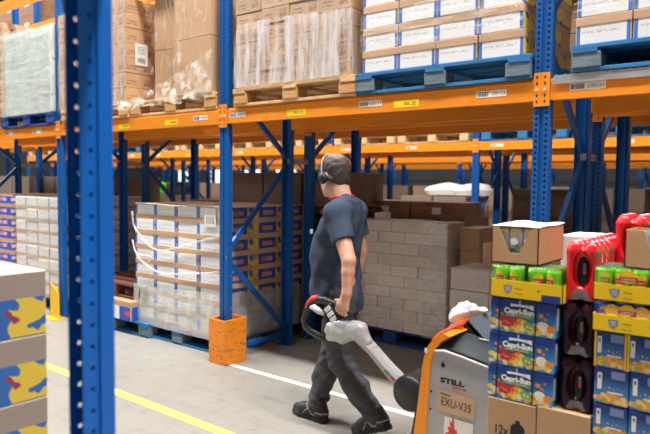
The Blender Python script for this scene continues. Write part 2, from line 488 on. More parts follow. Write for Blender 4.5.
for x in (-8.4,-5.6,-2.8,0,2.8):
    m = MB(); m.box(x-.02, x+.02, .86, 1.17, 1.80, 1.85); m.build('row_spacer', M['galv'], R1)

def guard_orange(x, label):
    b = MB(); s = .011
    for f in ((-.095,.095,-.075,-.062),(-.095,.095,.17,.183)): b.cbox(*f, 0, .40, .002)
    for f in ((-.108,-.095,-.075,.183),(.095,.108,-.075,.183)): b.cbox(*f, 0, .40, .002)
    return tag(b.build('post_guard', M['guard'], None, (x,0,0)), label, 'post guard')
guard_orange(0.0, 'scuffed square orange guard around the post foot beside the man')
guard_orange(2.8, 'square orange guard around the post foot behind the drinks load')
b = MB(); b.prism([(-.10,0),(.10,0),(.10,.30),(.02,.36),(-.10,.42)][::1], -.085, -.073, 0, 'y')
b.prism([(-.085,0),(.09,0),(.09,.24),(-.085,.42)], -.10, -.088, 0, 'x'); b.box(-.15,.13,-.16,.0,0,.012)
tag(b.build('post_guard', M['yellow_guard'], None, (-2.8,0,0)), 'bright yellow angled guard plate at the foot of a rack post', 'post guard')
b = MB()
for f in ((-.095,.095,-.075,-.062),(-.108,-.095,-.075,.12),(.095,.108,-.075,.12)): b.cbox(*f, 0, .42, .002)
tag(b.build('post_guard', M['guard'], None, (0,5.1,0)), 'blurred orange guard on the post across the next aisle', 'post guard')

# near post of the camera-side rack, out of focus
FX, FY = 2.55, -2.75
t = t0_ = thing('pallet_rack', 'large out of focus blue rack post with a slanting brace, close to the camera', 'pallet rack', (FX,FY,0))
def near_post(x, y, rz, par):
    b = MB(); H = 4.6; w, d, th = .036, .095, .004
    b.box(-w, w, -th, 0, 0, H)                                   # face towards the aisle
    for sx in (-1, 1):                                           # side flanges with bolt holes
        xo = sx*w; xi = sx*(w-th); n = 8; z = 0.0; pitch = .060; yc = -.068; r = .0068
        while z < H-.01:
            z1 = min(z+pitch, H)
            ring = [(yc+r*math.cos(2*PI*k/n+PI/8), z+pitch/2+r*math.sin(2*PI*k/n+PI/8)) for k in range(n)]
            sq = [(-th,z+pitch*.5+(pitch*.5)*.4),(-th,z1),(-d,z1),(-d,z+pitch*.7),(-d,z+pitch*.3),(-d,z),(-th,z),(-th,z+pitch*.3)]
            sq = [(-th,z+pitch*.7),(yc+.02,z1),(yc-.02,z1),(-d,z+pitch*.7),(-d,z+pitch*.3),(yc-.02,z),(yc+.02,z),(-th,z+pitch*.3)]
            cor = [(-th,z1),(-d,z1),(-d,z),(-th,z)]
            for xx, rev in ((xo, sx < 0), (xi, sx > 0)):
                vs = [(xx,)+p for p in ring]+[(xx,)+p for p in sq]+[(xx,)+p for p in cor]
                fs = [(k,8+k,8+(k+1)%8,(k+1)%8) for k in range(8)] + [(8,16,9),(10,17,11),(12,18,13),(14,19,15)]
                fs += [(9,16,17,10)] if False else []
                b.add(vs, [f if not rev else f[::-1] for f in fs])
            vs = [(xo,)+p for p in ring]+[(xi,)+p for p in ring]
            b.add(vs, [(k,(k+1)%8,8+(k+1)%8,8+k) for k in range(8)])
            z = z1
        b.box(min(xo,xo-sx*.004), max(xo,xo-sx*.004), -d-th, -d, 0, H)    # returned lips
        b.box(min(xo,xo+sx*.007), max(xo,xo+sx*.007), -.048, -.004, 0, H) # raised band next to the face
    o = b.build('post', M['fore_blue'], par, (x,y,0)); o.rotation_euler = (0,0,rz)
    f = MB(); f.box(-.09,.09,-.14,.04,0,.008); f.build('foot_plate', M['fore_blue'], o, (x,y,0)); return o
near_post(FX-.008, FY, 0, t); near_post(FX-.008, FY-.95, PI, t)
FX -= .03
for q in ((-.05,.12,-.90,.12),(-.05,.69,-.90,1.54),(-.05,2.40,-.90,1.62),(-.05,2.5,-.90,3.3)):
    b = MB(); b.bar((FX,FY+q[0],q[1]),(FX,FY+q[2],q[3]),.06,.035,0,(0,.3,1)); b.build('brace', M['fore_blue'], t)

# ------------------------------------------------------------------ pallets
def pallet_proto(name, deck, block, w=1.3, d=.95, h=.15):
    t = thing(name, 'x', 'pallet')
    b = MB()
    for k in range(5):
        y = -d/2+.07+k*(d-.14)/4; b.cbox(-w/2,w/2,y-.065,y+.065,h-.022,h,.002)
    for x in (-w/2+.075,0,w/2-.075): b.box(x-.07,x+.07,-d/2,d/2,h-.044,h-.022)
    b.build('top_deck', deck, t)
    for x in (-w/2+.085,0,w/2-.085):
        for y in (-d/2+.07,0,d/2-.07):
            m = MB(); m.cbox(x-.078,x+.078,y-.065,y+.065,.022,h-.044,.004); m.build('block', block, t)
    for y in (-d/2+.07,0,d/2-.07):
        m = MB(); m.cbox(-w/2,w/2,y-.055,y+.055,0,.022,.002); m.build('bottom_board', deck, t)
    return t
_used = set()
def place(proto, loc, label, group=None, rz=0.0):
    if proto.name not in _used:
        _used.add(proto.name); proto.location = loc; proto.rotation_euler = (0,0,rz); proto['label'] = label
        if group: proto['group'] = group
        return proto
    r = dup(proto, loc, rz, label, group)
    if not group and 'group' in r: del r['group']
    return r
P_pine = pallet_proto('pallet', M['wood'], M['wood_end'])
P_blue = pallet_proto('pallet', M['wood_blue'], M['block_blue'])
P_navy = pallet_proto('pallet', M['wood_navy'], M['wood_navy'])
def simple_pallet(mat):
    b = MB(); w, d, h = 1.25, .9, .15
    for k in range(5):
        y = -d/2+.07+k*(d-.14)/4; b.box(-w/2,w/2,y-.06,y+.06,h-.022,h)
    for x in (-w/2+.07,0,w/2-.07):
        b.box(x-.07,x+.07,-d/2,d/2,h-.044,h-.022)
        for y in (-d/2+.06,0,d/2-.06): b.box(x-.07,x+.07,y-.06,y+.06,.02,h-.044)
    for y in (-d/2+.06,0,d/2-.06): b.box(-w/2,w/2,y-.05,y+.05,0,.02)
    return tag(b.build('pallet', mat), 'x', 'pallet')
S_pine = simple_pallet(M['wood']); S_blue = simple_pallet(M['wood_blue']); S_red = simple_pallet(M['wood_red'])

# ------------------------------------------------------------------ cartons
def carton(name, w, d, h, mat, tape=None, flaps=True, c=.004):
    b = MB(); b.cbox(-w/2,w/2,-d/2,d/2,0,h,c)
    if flaps:
        b.box(-w/2+.004,w/2-.004,-.003,.003,h,h+.0008,1)
    return tag(b.build(name, [mat, M['kraft_dark']]), 'x', 'carton')
def tray_case(w=.325, d=.40, h=.153, lid=False):
    b = MB(); b.cbox(-w/2+.001,w/2-.001,-d/2+.003,d/2-.003,0 if lid else .045,h-(.04 if lid else 0),.004)
    o = tag(b.build('tray_carton', m_case_front(w/2)), 'x', 'carton')
    m = MB(); z0 = h-.050 if lid else 0; m.cbox(-w/2,w/2,-d/2,d/2,z0,z0+.050,.003); m.build('tray', M['kraft_tray'], o)
    return o
def stack(proto, x0, y0, z0, nx, ny, nz, dx, dy, dz, label, group, keep=None, jit=.004, brick=False):
    for k in range(nz):
        for j in range(ny):
            for i in range(nx):
                if keep and not keep(i,j,k): continue
                off = (dx*.5 if brick and k % 2 else 0)
                place(proto, (x0+dx*(i+.5)+off*0+random.uniform(-jit,jit), y0+dy*(j+.5)+random.uniform(-jit,jit), z0+k*dz),
                      label, group, random.uniform(-jit,jit)*2)
vis = lambda nx, ny=None, nz=None: (lambda i,j,k: j == 0 or i == nx-1 or (nz and k == nz-1))
BZ = 2.262   # top of the first beam
TC = tray_case(.335); TD = tray_case(.2965, .88, .1545, True)
# upper level, bay between the two main posts
place(P_pine, (.80,.44,BZ), 'pale wooden pallet on the beam under the film wrapped brown cartons')
KC = carton('brown_carton', .30, .87, .122, M['kraft_pink'])
stack(KC, .17,-.02,BZ+.152, 4,1,9, .303,.88,.1235, 'brown printed carton half wrapped in film, on the pale pallet over the man', 'film wrapped brown cartons over the man')
place(P_blue, (2.09,.44,BZ), 'worn blue pallet under white cartons, left of the perforated post')
stack(TD, 1.50,-.03,BZ+.152, 4,1,6, .297,.90,.156, 'white carton with blue bands stacked between the brown cartons and the perforated post', 'white banded cartons on the upper blue pallet')
# upper level, bay behind the drinks load
place(P_blue, (3.62,.44,BZ+.012), 'worn blue pallet on the grey mesh lip at the upper right')
stack(TD, 2.99,-.03,BZ+.164, 4,1,6, .2975,.90,.156, 'white carton with blue bands in the upper stack cut off by the right edge', 'white banded cartons past the perforated post')
b0 = None
for k in range(5):
    b = MB(); x0 = 2.87+k*.54; b.box(x0,x0+.525,-.012,.86,BZ,BZ+.006); b.box(x0,x0+.525,-.014,-.010,BZ-.045,BZ+.006)
    for q in range(11): b.box(x0+.01+q*.05,x0+.018+q*.05,-.012,.86,BZ+.006,BZ+.011)
    if k == 0: b0 = tag(b.build('deck_panel', M['galv']), 'grey galvanised deck panel lipped over the right hand orange beam', 'deck panel', 'deck panels past the perforated post'); xk = x0
    else: dup(b0, (x0-2.87,0,0))
# upper level, bay left of the scuffed guard
place(P_pine, (-2.05,.44,BZ), 'pale pallet on the beam under the tall brown cartons with the white label')
KD = carton('brown_carton', .33, .32, .148, M['kraft_mark'])
stack(KD, -2.72,-.03,BZ+.152, 4,3,7, .325,.32,.150, 'brown printed carton in the labelled stack, upper level beside the near blue post', 'brown cartons in the labelled upper stack')
b = MB(); b.rect((-1.418,.15,2.91), .15, .22, (0,1,0), (0,0,1), 0)
for k in range(6): b.rect((-1.4172,.105+.016*k,2.85), .008, .05, (0,1,0), (0,0,1), 1)
for k in range(4): b.rect((-1.4172,.145,2.92+.022*k), .10, .005, (0,1,0), (0,0,1), 1)
b.v = [(x+.012,y,z) for x, y, z in b.v]
tag(b.build('shipping_label', [M['white'], M['black']]), 'white shipping label stuck on the side of the tall brown carton stack', 'label')
place(P_pine, (-.74,.46,BZ), 'pale pallet under the big cartons with hanging film, beside the scuffed guard post')
BC = carton('large_carton', .51, .44, .50, M['kraft'])
for x, y, z in ((-.36,.20,0),(-.875,.36,0),(-.36,.20,.502),(-.875,.36,.502),(-.36,.68,0),(-.36,.68,.502),(-.36,.20,1.004),(-.875,.36,1.004)):
    place(BC, (x-.04,y,BZ+.152+z), 'large plain brown carton under loose film, upper level next to the guarded post', 'large cartons under loose film')
# upper level, far left bay
place(P_navy, (-3.52,.44,BZ), 'navy blue pallet under the milky film load at the upper left')
GC = carton('pale_carton', .30, .88, .20, m_kraft('pale_green_board', (206,214,204), .5, ink=(120,150,130), size=(.3,.4,.2)))
stack(GC, -4.08,-.03,BZ+.152, 4,1,5, .30,.90,.201, 'pale carton wrapped in milky film on the navy pallet, upper left', 'pale cartons on the navy pallet')
place(P_pine, (-4.92,.44,BZ), 'pale pallet under the brown cartons at the left edge, upper level')
stack(KD, -5.42,-.03,BZ+.152, 4,2,8, .325,.34,.150, 'brown carton in the upper stack cut off by the left edge', 'brown cartons at the upper left edge', vis(4))
# upper level of the back to back rack
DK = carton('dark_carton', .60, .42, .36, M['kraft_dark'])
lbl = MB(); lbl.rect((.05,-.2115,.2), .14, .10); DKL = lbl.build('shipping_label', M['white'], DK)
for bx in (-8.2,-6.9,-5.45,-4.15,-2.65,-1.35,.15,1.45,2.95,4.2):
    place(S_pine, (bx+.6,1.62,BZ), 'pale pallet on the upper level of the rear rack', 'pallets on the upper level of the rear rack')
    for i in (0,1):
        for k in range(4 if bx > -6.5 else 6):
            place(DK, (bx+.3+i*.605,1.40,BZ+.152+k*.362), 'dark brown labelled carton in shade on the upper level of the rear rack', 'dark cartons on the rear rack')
# ---- floor level, front rack
place(P_blue, (-.80,.58,0), 'blue pallet on the floor under the roped white cartons, left of the orange guard')
stack(TC, -1.487,.12,.152, 4,3,8, .335,.40,.153, 'white carton with blue bands in the film roped stack next to the orange guard', 'white cartons in the roped floor stack', vis(4,3,8))
b = MB(); b.sheet(lambda u,v: (-1.51+1.38*u, .09+1.24*v, 1.382+.006*math.sin(9*u+4*v)+.012*math.sin(23*u*v+3)*(u*(1-u))), 20, 12)
tag(b.build('top_sheet', m_kraft('pale_cover_sheet', (226,214,196))), 'pale cover sheet on top of the roped white cartons', 'cover sheet')
place(P_blue, (-1.85,.53,0), 'blue pallet under the low cartons beside the near blue post')
LC = carton('low_carton', .38, .46, .20, M['kraft'])
bb = MB(); bb.rect((.0,-.2315,.07), .37, .14, mat=0); bb.rect((.08,-.232,.07), .20, .14, mat=1); bb.rect((.13,-.2325,.075), .10, .05, mat=2)
bb.rect((.1912,0,.07), .44, .14, (0,1,0), (0,0,1), mat=1); bb.build('printed_band', [M['white'], simple('blue_print', (30,80,190), .5), simple('red_print', (220,60,60), .5)], LC)
for x, y in ((-1.62,.25),(-2.01,.25),(-1.62,.75),(-2.01,.75)):
    place(LC, (x,y,.152), 'low brown carton with blue and white band on the floor beside the near post', 'low banded cartons on the floor pallet')
place(S_red, (-1.9,.55,.36), 'dark wooden pallet lying on top of the low banded cartons')
# far left floor
place(P_navy, (-3.55,.60,0), 'navy pallet on the floor under the pale cartons left of the yellow guard')
WC = carton('white_carton', .285, .40, .155, None)
a = Mat('pale_case_print', (226,222,214), .45); x, y, z = a.coords(); nx, ny, nz = a.normal()
a.mix((nz.abs() < .5)*(z < .045), (196,170,146)); a.mix((ny.abs() > .7)*(x > .125)*(z > .045), (80,130,205))
a.mix((ny.abs() > .7)*between(x,-.11,.1)*between(z,.07,.13)*between((z*22).fract(),.3,.6)*(a.white((x*120).floor(),(z*150).floor()) > .45)*.4, (130,140,160))
WC.data.materials[0] = a.m
stack(WC, -4.14,.12,.152, 4,3,8, .29,.40,.1555, 'pale carton in the wrapped floor stack left of the yellow guard', 'pale cartons left of the yellow guard', vis(4,3,8))
place(P_navy, (-4.95,.60,0), 'navy pallet on the floor at the left edge')
a = Mat('striped_case_print', (200,158,116), .55); x, y, z = a.coords(); nx, ny, nz = a.normal()
a.mix((nz.abs() < .5)*(z > .05), (36,84,190)); a.mix((nz.abs() < .5)*between(z,.085,.13)*between((x*4+.3+y*3).fract(),.2,.7), (240,170,170))
SC = carton('striped_carton', .32, .40, .155, a.m)
stack(SC, -5.52,.12,.152, 4,3,8, .32,.40,.1555, 'brown carton with blue and pink print in the floor stack at the left edge', 'striped cartons at the left edge', vis(4,3,8))
# ---- floor level, back to back rack
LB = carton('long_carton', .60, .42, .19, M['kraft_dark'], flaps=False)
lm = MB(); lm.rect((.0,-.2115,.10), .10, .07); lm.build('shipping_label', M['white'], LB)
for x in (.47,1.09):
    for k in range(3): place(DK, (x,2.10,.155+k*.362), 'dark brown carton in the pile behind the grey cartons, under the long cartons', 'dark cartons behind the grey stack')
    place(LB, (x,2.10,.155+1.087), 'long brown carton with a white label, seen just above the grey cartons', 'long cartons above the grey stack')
place(P_navy, (.80,1.97,0), 'dark blue pallet under the grey wrapped cartons behind the man')
GK = carton('grey_carton', .306, .36, .1075, M['kraft_grey'], c=.0055)
for k in range(10):
    off = .0 if k % 2 else -.15
    for j in range(1):
        for i in range(4 if k % 2 else 5):
            w = .31 if not (k % 2 == 0 and i in (0,4)) else .155
            x0 = .195+.31*i if k % 2 else .195+(0 if i == 0 else .155+.31*(i-1))
            o = place(GK, (x0+w/2+random.uniform(-.004,.004), 1.66+.42*j, .155+k*.1095), 'grey brown carton in the wrapped brick bonded stack behind the man', 'grey cartons behind the man', 0)
            o.scale = (w/.31,1,1)
b = MB(); b.sheet(lambda u,v: (.17+1.29*u, 1.455+.40*v, 1.252+.004*math.sin(14*u)+.003*math.sin(31*v*u)), 18, 8)
tag(b.build('top_sheet', m_film('white_cover_film', .85, .3, (240,240,240), (1,1,1), 8)), 'white film cover on top of the grey cartons behind the man', 'cover sheet')
b = MB(); b.cbox(-.07,.07,-.05,.05,0,.06,.008)
tag(b.build('paper_pad', M['white'], None, (.62,1.62,1.258)), 'small white pad lying on the grey carton stack by the shoulder of the man', 'paper pad')
GB = carton('grey_box', .31, .40, .162, M['grey_board'])
stack(GB, 1.955,.52,.01, 2,1,6, .314,.405,.1635, 'grey box in the plain stack between the truck and the drinks load', 'grey boxes behind the truck')
# empty pallets, dark red
for k in range(9):
    place(S_red, (-.18+random.uniform(-.02,.02),1.78+random.uniform(-.02,.02),k*.152), 'dark reddish empty pallet in the tall pile behind the rack frame', 'pile of dark pallets')
for k in range(9):
    place(S_red, (-1.46+random.uniform(-.02,.02),1.78+random.uniform(-.02,.02),k*.152), 'dark reddish empty pallet in the second pile, behind the roped white cartons', 'second pile of dark pallets')
b = MB(); b.box(-2.05,.42,1.30,2.2,1.372,1.39); tag(b.build('board_sheet', M['kraft_dark']), 'brown board sheet lying on the piles of dark pallets', 'board')
LDC = carton('low_dark_carton', .56, .70, .33, M['kraft_dim'], flaps=False)
for x in (-1.12,-.54,.06): place(LDC, (x,1.70,1.39), 'low grey brown carton on the board over the dark pallets', 'low cartons on the dark pallets')
b = MB(); b.sheet(lambda u,v: (-1.42+1.78*u, 1.34+.72*v, 1.7225+.004*math.sin(19*u)*math.sin(5*v)), 16, 6); tag(b.build('top_sheet', M['white']), 'white cover sheet on the low cartons above the dark pallets', 'cover sheet')
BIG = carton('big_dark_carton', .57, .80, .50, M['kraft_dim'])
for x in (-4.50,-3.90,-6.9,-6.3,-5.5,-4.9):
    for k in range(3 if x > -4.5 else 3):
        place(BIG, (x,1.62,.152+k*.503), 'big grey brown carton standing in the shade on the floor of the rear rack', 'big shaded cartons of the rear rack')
for x in (-4.2,-6.6,-5.2):
    place(S_pine, (x,1.62,0), 'pale pallet on the floor of the rear rack', 'floor pallets of the rear rack')
TN = carton('tan_carton', .20, .36, .21, M['kraft'])
for k in range(5): place(TN, (1.585+.008*(k%2),1.80,.152+k*.212), 'tan carton in the narrow stack between the grey cartons and the blurred orange guard', 'tan cartons beyond the grey stack')
# big brown wrapped carton stack just behind the drinks
b = MB(); b.cbox(-.36,.36,-.25,.25,0,.34,.01); BW = tag(b.build('brown_box', m_kraft('creased_brown_board',(196,160,124))), 'x', 'carton')
for k in range(3):
    place(BW, (2.50-.005*k,.95,.152+k*.343), 'wide brown box in the pile just behind the open pouch tray', 'wide brown boxes behind the drinks')
place(P_pine, (2.45,.98,0), 'pale pallet under the wide brown boxes behind the drinks')
b = MB(); b.cbox(-.085,.085,-.09,.09,0,.10,.004)
tag(b.build('small_carton', M['kraft'], None, (2.36,1.12,1.181)), 'small tan carton standing on the wide brown boxes beside the perforated post', 'carton')
for k in range(3):
    place(BW, (3.23-.005*k,1.0,.152+k*.343), 'wide brown box in the second pile, behind the white tray and red drinks', 'second pile of wide brown boxes')
place(P_pine, (3.24,.98,0), 'pale pallet under the second pile of wide brown boxes, hidden by the drinks')
for x in (3.3,4.0,4.8):
    for k in range(2): place(BIG, (x,1.65,.152+k*.503), 'big grey carton in the rear rack behind the red drinks', 'big cartons behind the red drinks')
    place(S_pine, (x,1.65,0), 'pale pallet in the rear rack behind the red drinks', 'rear pallets behind the red drinks')
# ---- rack across the next aisle and beyond, blurred
rr = random.Random(5)
for i, bay in enumerate((-14,-11.2,-8.4,-5.6,-2.8,0,2.8)):
    for q in (0,1):
        x = bay+.72+q*1.33
        bl = (bay == 0 and q == 1) or (bay == 0) or (bay == 2.8 and q == 0) or (bay == -11.2)
        place(S_blue if bl else S_pine, (x,5.54,BZ), ('blue' if bl else 'pale')+' pallet in the row along the blurred beam across the next aisle', ('blue' if bl else 'pale')+' pallets across the next aisle')
        for k in (0,1):
            place(BIG, (x-.3+.6*k,5.54,BZ+.152), 'big carton on the blurred pallet row across the next aisle', 'big cartons across the next aisle')
FC = [carton('far_carton', .58, .80, .46, m_kraft('far_board_%d' % k, c)) for k, c in enumerate(((150,120,96),(110,88,72),(232,232,230),(176,140,104)))]
kinds = ['brown','dark brown','white','tan']
def far_load(x, y, k, n, pal=True):
    for q in (0,1):
        for j in range(n):
            place(FC[k], (x-.3+.6*q,y,.152+j*.463), '%s carton in a blurred floor stack of the far racks' % kinds[k], '%s cartons of the far racks' % kinds[k])
    place(S_pine, (x,y,0), 'pale pallet on the floor of the far racks', 'floor pallets of the far racks')
for bay in (-14,-11.2,-8.4,-5.6,-2.8,0,2.8):
    for q in (0,1):
        x = bay+.72+q*1.33
        far_load(x, 5.62, {(-8.4,0):0,(-8.4,1):2}.get((bay,q), rr.choice((0,1,1,3))), 2 if (bay,q) == (-2.8,1) else rr.choice((2,3)) if bay < -2 else rr.choice((1,2)))
        if rr.random() < .5: far_load(x, 6.70, rr.choice((1,1,0,2)), rr.choice((1,2,3)))
for bay in (-19.6,-16.8,-14,-11.2,-8.4,-5.6,-2.8,0):
    for q in (0,1):
        if rr.random() < .9: far_load(bay+.72+q*1.33, 10.7, rr.choice((0,1,1,2,3)), rr.choice((2,3)))
for bay in FXS[:-1]:
    for q in (0,1):
        x = bay+.72+q*1.33
        for yy in (11.85, 16.64):
            if rr.random() < .42: far_load(x, yy, rr.choice((0,1,1,1,2,3)), rr.choice((2,3)))
        for k in (0,1): place(FC[1], (x-.3+.6*k,10.64,BZ), 'dark brown carton on the upper level of the farthest racks', 'upper cartons of the farthest racks')
# unseen beams, pallets and cartons added over the camera to block light from behind
for x0 in (-.20, 5.32):
    near_post(x0, FY, 0, t0_); near_post(x0, FY-.95, PI, t0_)
for cx in (1.16, 3.92):
    for yy, rz in ((FY-.001,0),(FY-.95-.001,PI)): inst('beam', BEAM, t0_, (cx,yy-.05 if rz == 0 else yy+.05,2.42), rz)
    for q in (-.66,.66):
        place(S_pine, (cx+q,FY-.475,2.49), 'unseen pale pallet added on the beams above the camera to block light', 'unseen light blocking pallets above the camera')
        for k in (-.3,.3):
            for l in (0,1): place(BIG, (cx+q+k,FY-.475,2.642+.503*l), 'unseen big carton added on the pallets above the camera to block light', 'unseen light blocking cartons above the camera')
# a few coloured things far off
b = MB(); b.cbox(-.42,.42,-.3,.3,0,.26,.03); CR = tag(b.build('plastic_crate', simple('green_plastic', (70,205,40), .45)), 'bright green plastic crate on the blurred stack beyond the roped white cartons', 'crate'); CR.location = (-7.85,4.75,1.31)
b = MB(); b.cbox(-.25,.25,-.25,.25,0,.36,.02); b.rect((.08,-.2515,.18), .22, .18, mat=1)
OB = tag(b.build('orange_box', [simple('orange_print_board', (240,130,20), .5), M['white']]), 'orange box with white label under the green crate', 'box'); OB.location = (-8.0,4.72,.945)
for q in (0,1):
    for k in range(2): place(FC[3], (-8.05+.62*q,4.86,.0+k*.48), 'tan carton carrying the orange box and the green crate', 'tan cartons under the green crate')
# white sacks between the far racks
def sack(x, y, z, label, grp):
    b = MB()
    prof = [(.03,0),(.24,.02),(.27,.10),(.23,.17),(.08,.21),(.01,.212)]
    b.lathe(prof, 0, 0, 14); b.v = [(vx*1.3*(1+.08*math.sin(5*vz*9+vx*7)), vy*.8, vz*(1+.1*math.sin(vx*9))) for vx, vy, vz in b.v]
    o = tag(b.build('white_sack', simple('white_sack_cloth', (232,230,226), .6), None, (x,y,z)), label, 'sack', grp)
for x in (-1.05,-.45): place(LDC, (x,5.5,1.078), 'low carton under the white sacks across the next aisle', 'low cartons under the sacks')
for x in (-.72,-.24): sack(x, 5.5, 1.41, 'bulging white sack lying on cartons across the next aisle, behind the grey stack', 'white sacks across the next aisle')
# ---- near pallet of the camera-side rack, blurred
a = Mat('bright_case_print', (52,110,180), .5); x, y, z = a.coords(); nx, ny, nz = a.normal()
a.mix((nz.abs() < .5)*(a.noise(6.5,2,off=(2,5,1)) > .50), (236,200,70)); a.mix((nz.abs() < .5)*(a.noise(9,2,off=(3,1,2)) > .60)*between(z,.02,.12), (150,60,100))
a.mix(z > .147, (166,148,136)); a.mix((nz > .5), (222,206,190))
NC = carton('printed_carton', .36, .40, .245, a.m, flaps=False)
for k in range(5):
    for j in range(3):
        for i in range(3):
            if k < 4 and i and j: continue
            place(NC, (1.645-.365*i, -2.76-.405*j, .055+k*.246), 'blurred carton with blue and yellow print in the near stack at the lower left', 'printed cartons at the lower left')

# ------------------------------------------------------------------ the man (grown from a distance field)
class Field:
    def __init__(s, lo, hi, h):
        s.lo = np.array(lo, float); s.h = h; s.n = np.ceil((np.array(hi)-s.lo)/h).astype(int)+1
        s.F = np.full(s.n, .5, np.float32)
    def block(s, lo, hi, m):
        a = np.clip(np.floor((np.array(lo)-m-s.lo)/s.h).astype(int), 0, s.n-1); b = np.clip(np.ceil((np.array(hi)+m-s.lo)/s.h).astype(int)+1, 1, s.n)
        ax = [s.lo[i]+np.arange(a[i], b[i])*s.h for i in range(3)]
        return tuple(slice(a[i], b[i]) for i in range(3)), np.meshgrid(*ax, indexing='ij')
    def put(s, sl, d, k, sub=False):
        f = s.F[sl]
        if sub:
            d = -d; hh = np.maximum(k-np.abs(f-d), 0)/k if k > 0 else 0
            s.F[sl] = np.maximum(f, d)+hh*hh*k*.25
        else:
            hh = np.maximum(k-np.abs(f-d), 0)/k if k > 0 else 0
            s.F[sl] = np.minimum(f, d)-hh*hh*k*.25
    def cone(s, a, b, ra, rb, k=.02, sub=False):
        a = np.array(a, float); b = np.array(b, float); R = max(ra, rb)
        sl, (x, y, z) = s.block(np.minimum(a,b)-R, np.maximum(a,b)+R, k+4*s.h)
        ab = b-a; L = ab@ab
        t = np.clip(((x-a[0])*ab[0]+(y-a[1])*ab[1]+(z-a[2])*ab[2])/L, 0, 1)
        d = np.sqrt((x-a[0]-t*ab[0])**2+(y-a[1]-t*ab[1])**2+(z-a[2]-t*ab[2])**2)-(ra+(rb-ra)*t)
        s.put(sl, d, k, sub); return s
    def chain(s, pts, rs, k=.02):
        for i in range(len(pts)-1): s.cone(pts[i], pts[i+1], rs[i], rs[i+1], k)
        return s
    def ell(s, c, r, ax=None, k=.02, sub=False):
        """ellipsoid; ax: rows are its axes"""
        c = np.array(c, float); R = max(r); A = np.eye(3) if ax is None else np.array(ax, float)
        sl, (x, y, z) = s.block(c-R, c+R, k+4*s.h)
        q = [(A[i][0]*(x-c[0])+A[i][1]*(y-c[1])+A[i][2]*(z-c[2]))/r[i] for i in range(3)]
        k0 = np.sqrt(q[0]**2+q[1]**2+q[2]**2); k1 = np.sqrt((q[0]/r[0])**2+(q[1]/r[1])**2+(q[2]/r[2])**2)
        s.put(sl, np.where(k1 > 1e-6, k0*(k0-1)/np.maximum(k1,1e-6), -min(r)), k, sub); return s
    def loft(s, lev, k=.02, p=2.3):
        """levels (z, cx, cy, a, b, angle): super-elliptic sections; a along the angle direction"""
        lev = np.array(lev); z0, z1 = lev[0,0], lev[-1,0]; R = lev[:,3:5].max()
        lo = (lev[:,1].min()-R, lev[:,2].min()-R, z0); hi = (lev[:,1].max()+R, lev[:,2].max()+R, z1)
        sl, (x, y, z) = s.block(lo, hi, k+4*s.h)
        zz = z[0,0,:]; I = lambda c: np.interp(zz, lev[:,0], lev[:,c])[None,None,:]
        cx, cy, a, b, an = I(1), I(2), I(3), I(4), I(5)
        u = (x-cx)*np.cos(an)+(y-cy)*np.sin(an); v = -(x-cx)*np.sin(an)+(y-cy)*np.cos(an)
        e = (np.abs(u/a)**p+np.abs(v/b)**p)**(1/p); d = (e-1)*np.minimum(a,b)
        d = np.maximum(d, np.maximum(z0-z, z-z1)); s.put(sl, d, k); return s
    def box(s, c, r, ax=None, rd=.01, k=.0, sub=False):
        c = np.array(c, float); A = np.eye(3) if ax is None else np.array(ax, float); R = float(np.linalg.norm(r))
        sl, (x, y, z) = s.block(c-R, c+R, k+4*s.h)
        q = [np.abs(A[i][0]*(x-c[0])+A[i][1]*(y-c[1])+A[i][2]*(z-c[2]))-(r[i]-rd) for i in range(3)]
        d = np.sqrt(sum(np.maximum(w,0)**2 for w in q))+np.minimum(np.maximum(np.maximum(q[0],q[1]),q[2]),0)-rd
        s.put(sl, d, k, sub); return s
    def grid(s):
        ax = [s.lo[i]+np.arange(s.n[i])*s.h for i in range(3)]; return np.meshgrid(*ax, indexing='ij', sparse=True)
    def mesh(s, smooth=2):
        F = s.F; S = F < 0; n = np.array(S.shape)
        c = np.zeros(n-1, np.int8)
        for i in (0,1):
            for j in (0,1):
                for k in (0,1): c += S[i:n[0]-1+i, j:n[1]-1+j, k:n[2]-1+k]
        act = (c > 0)&(c < 8); idx = np.full(n-1, -1, np.int64); ii = np.argwhere(act); idx[act] = np.arange(len(ii))
        acc = np.zeros((len(ii),3)); cnt = np.zeros(len(ii))
        for a in range(3):
            o = [x for x in range(3) if x != a]
            for p in (0,1):
                for q in (0,1):
                    e0 = ii.copy(); e0[:,o[0]] += p; e0[:,o[1]] += q; e1 = e0.copy(); e1[:,a] += 1
                    f0 = F[tuple(e0.T)]; f1 = F[tuple(e1.T)]; m = (f0 < 0) != (f1 < 0)
                    t = np.where(m, f0/np.where(f0 == f1, 1, f0-f1), 0)
                    P = e0.astype(float); P[:,a] += t; acc += P*m[:,None]; cnt += m
        V = acc/np.maximum(cnt,1)[:,None]*s.h+s.lo
        Q = []
        for a in range(3):
            o = [(a+1)%3, (a+2)%3]
            s0 = [slice(1,-1)]*3; s0[a] = slice(0,-1); s1 = [slice(1,-1)]*3; s1[a] = slice(1,None)
            A, B = S[tuple(s0)], S[tuple(s1)]
            for val in (True, False):
                e = np.argwhere((A != B)&(A == val))
                if not len(e): continue
                b = e+1; b[:,a] = e[:,a]
                qs = []
                for p, q in ((-1,-1),(0,-1),(0,0),(-1,0)):
                    g = b.copy(); g[:,o[0]] += p; g[:,o[1]] += q; qs.append(idx[tuple(g.T)])
                q4 = np.stack(qs, 1); Q.append(q4 if val else q4[:,::-1])
        Q = np.concatenate(Q); Q = Q[(Q >= 0).all(1)]
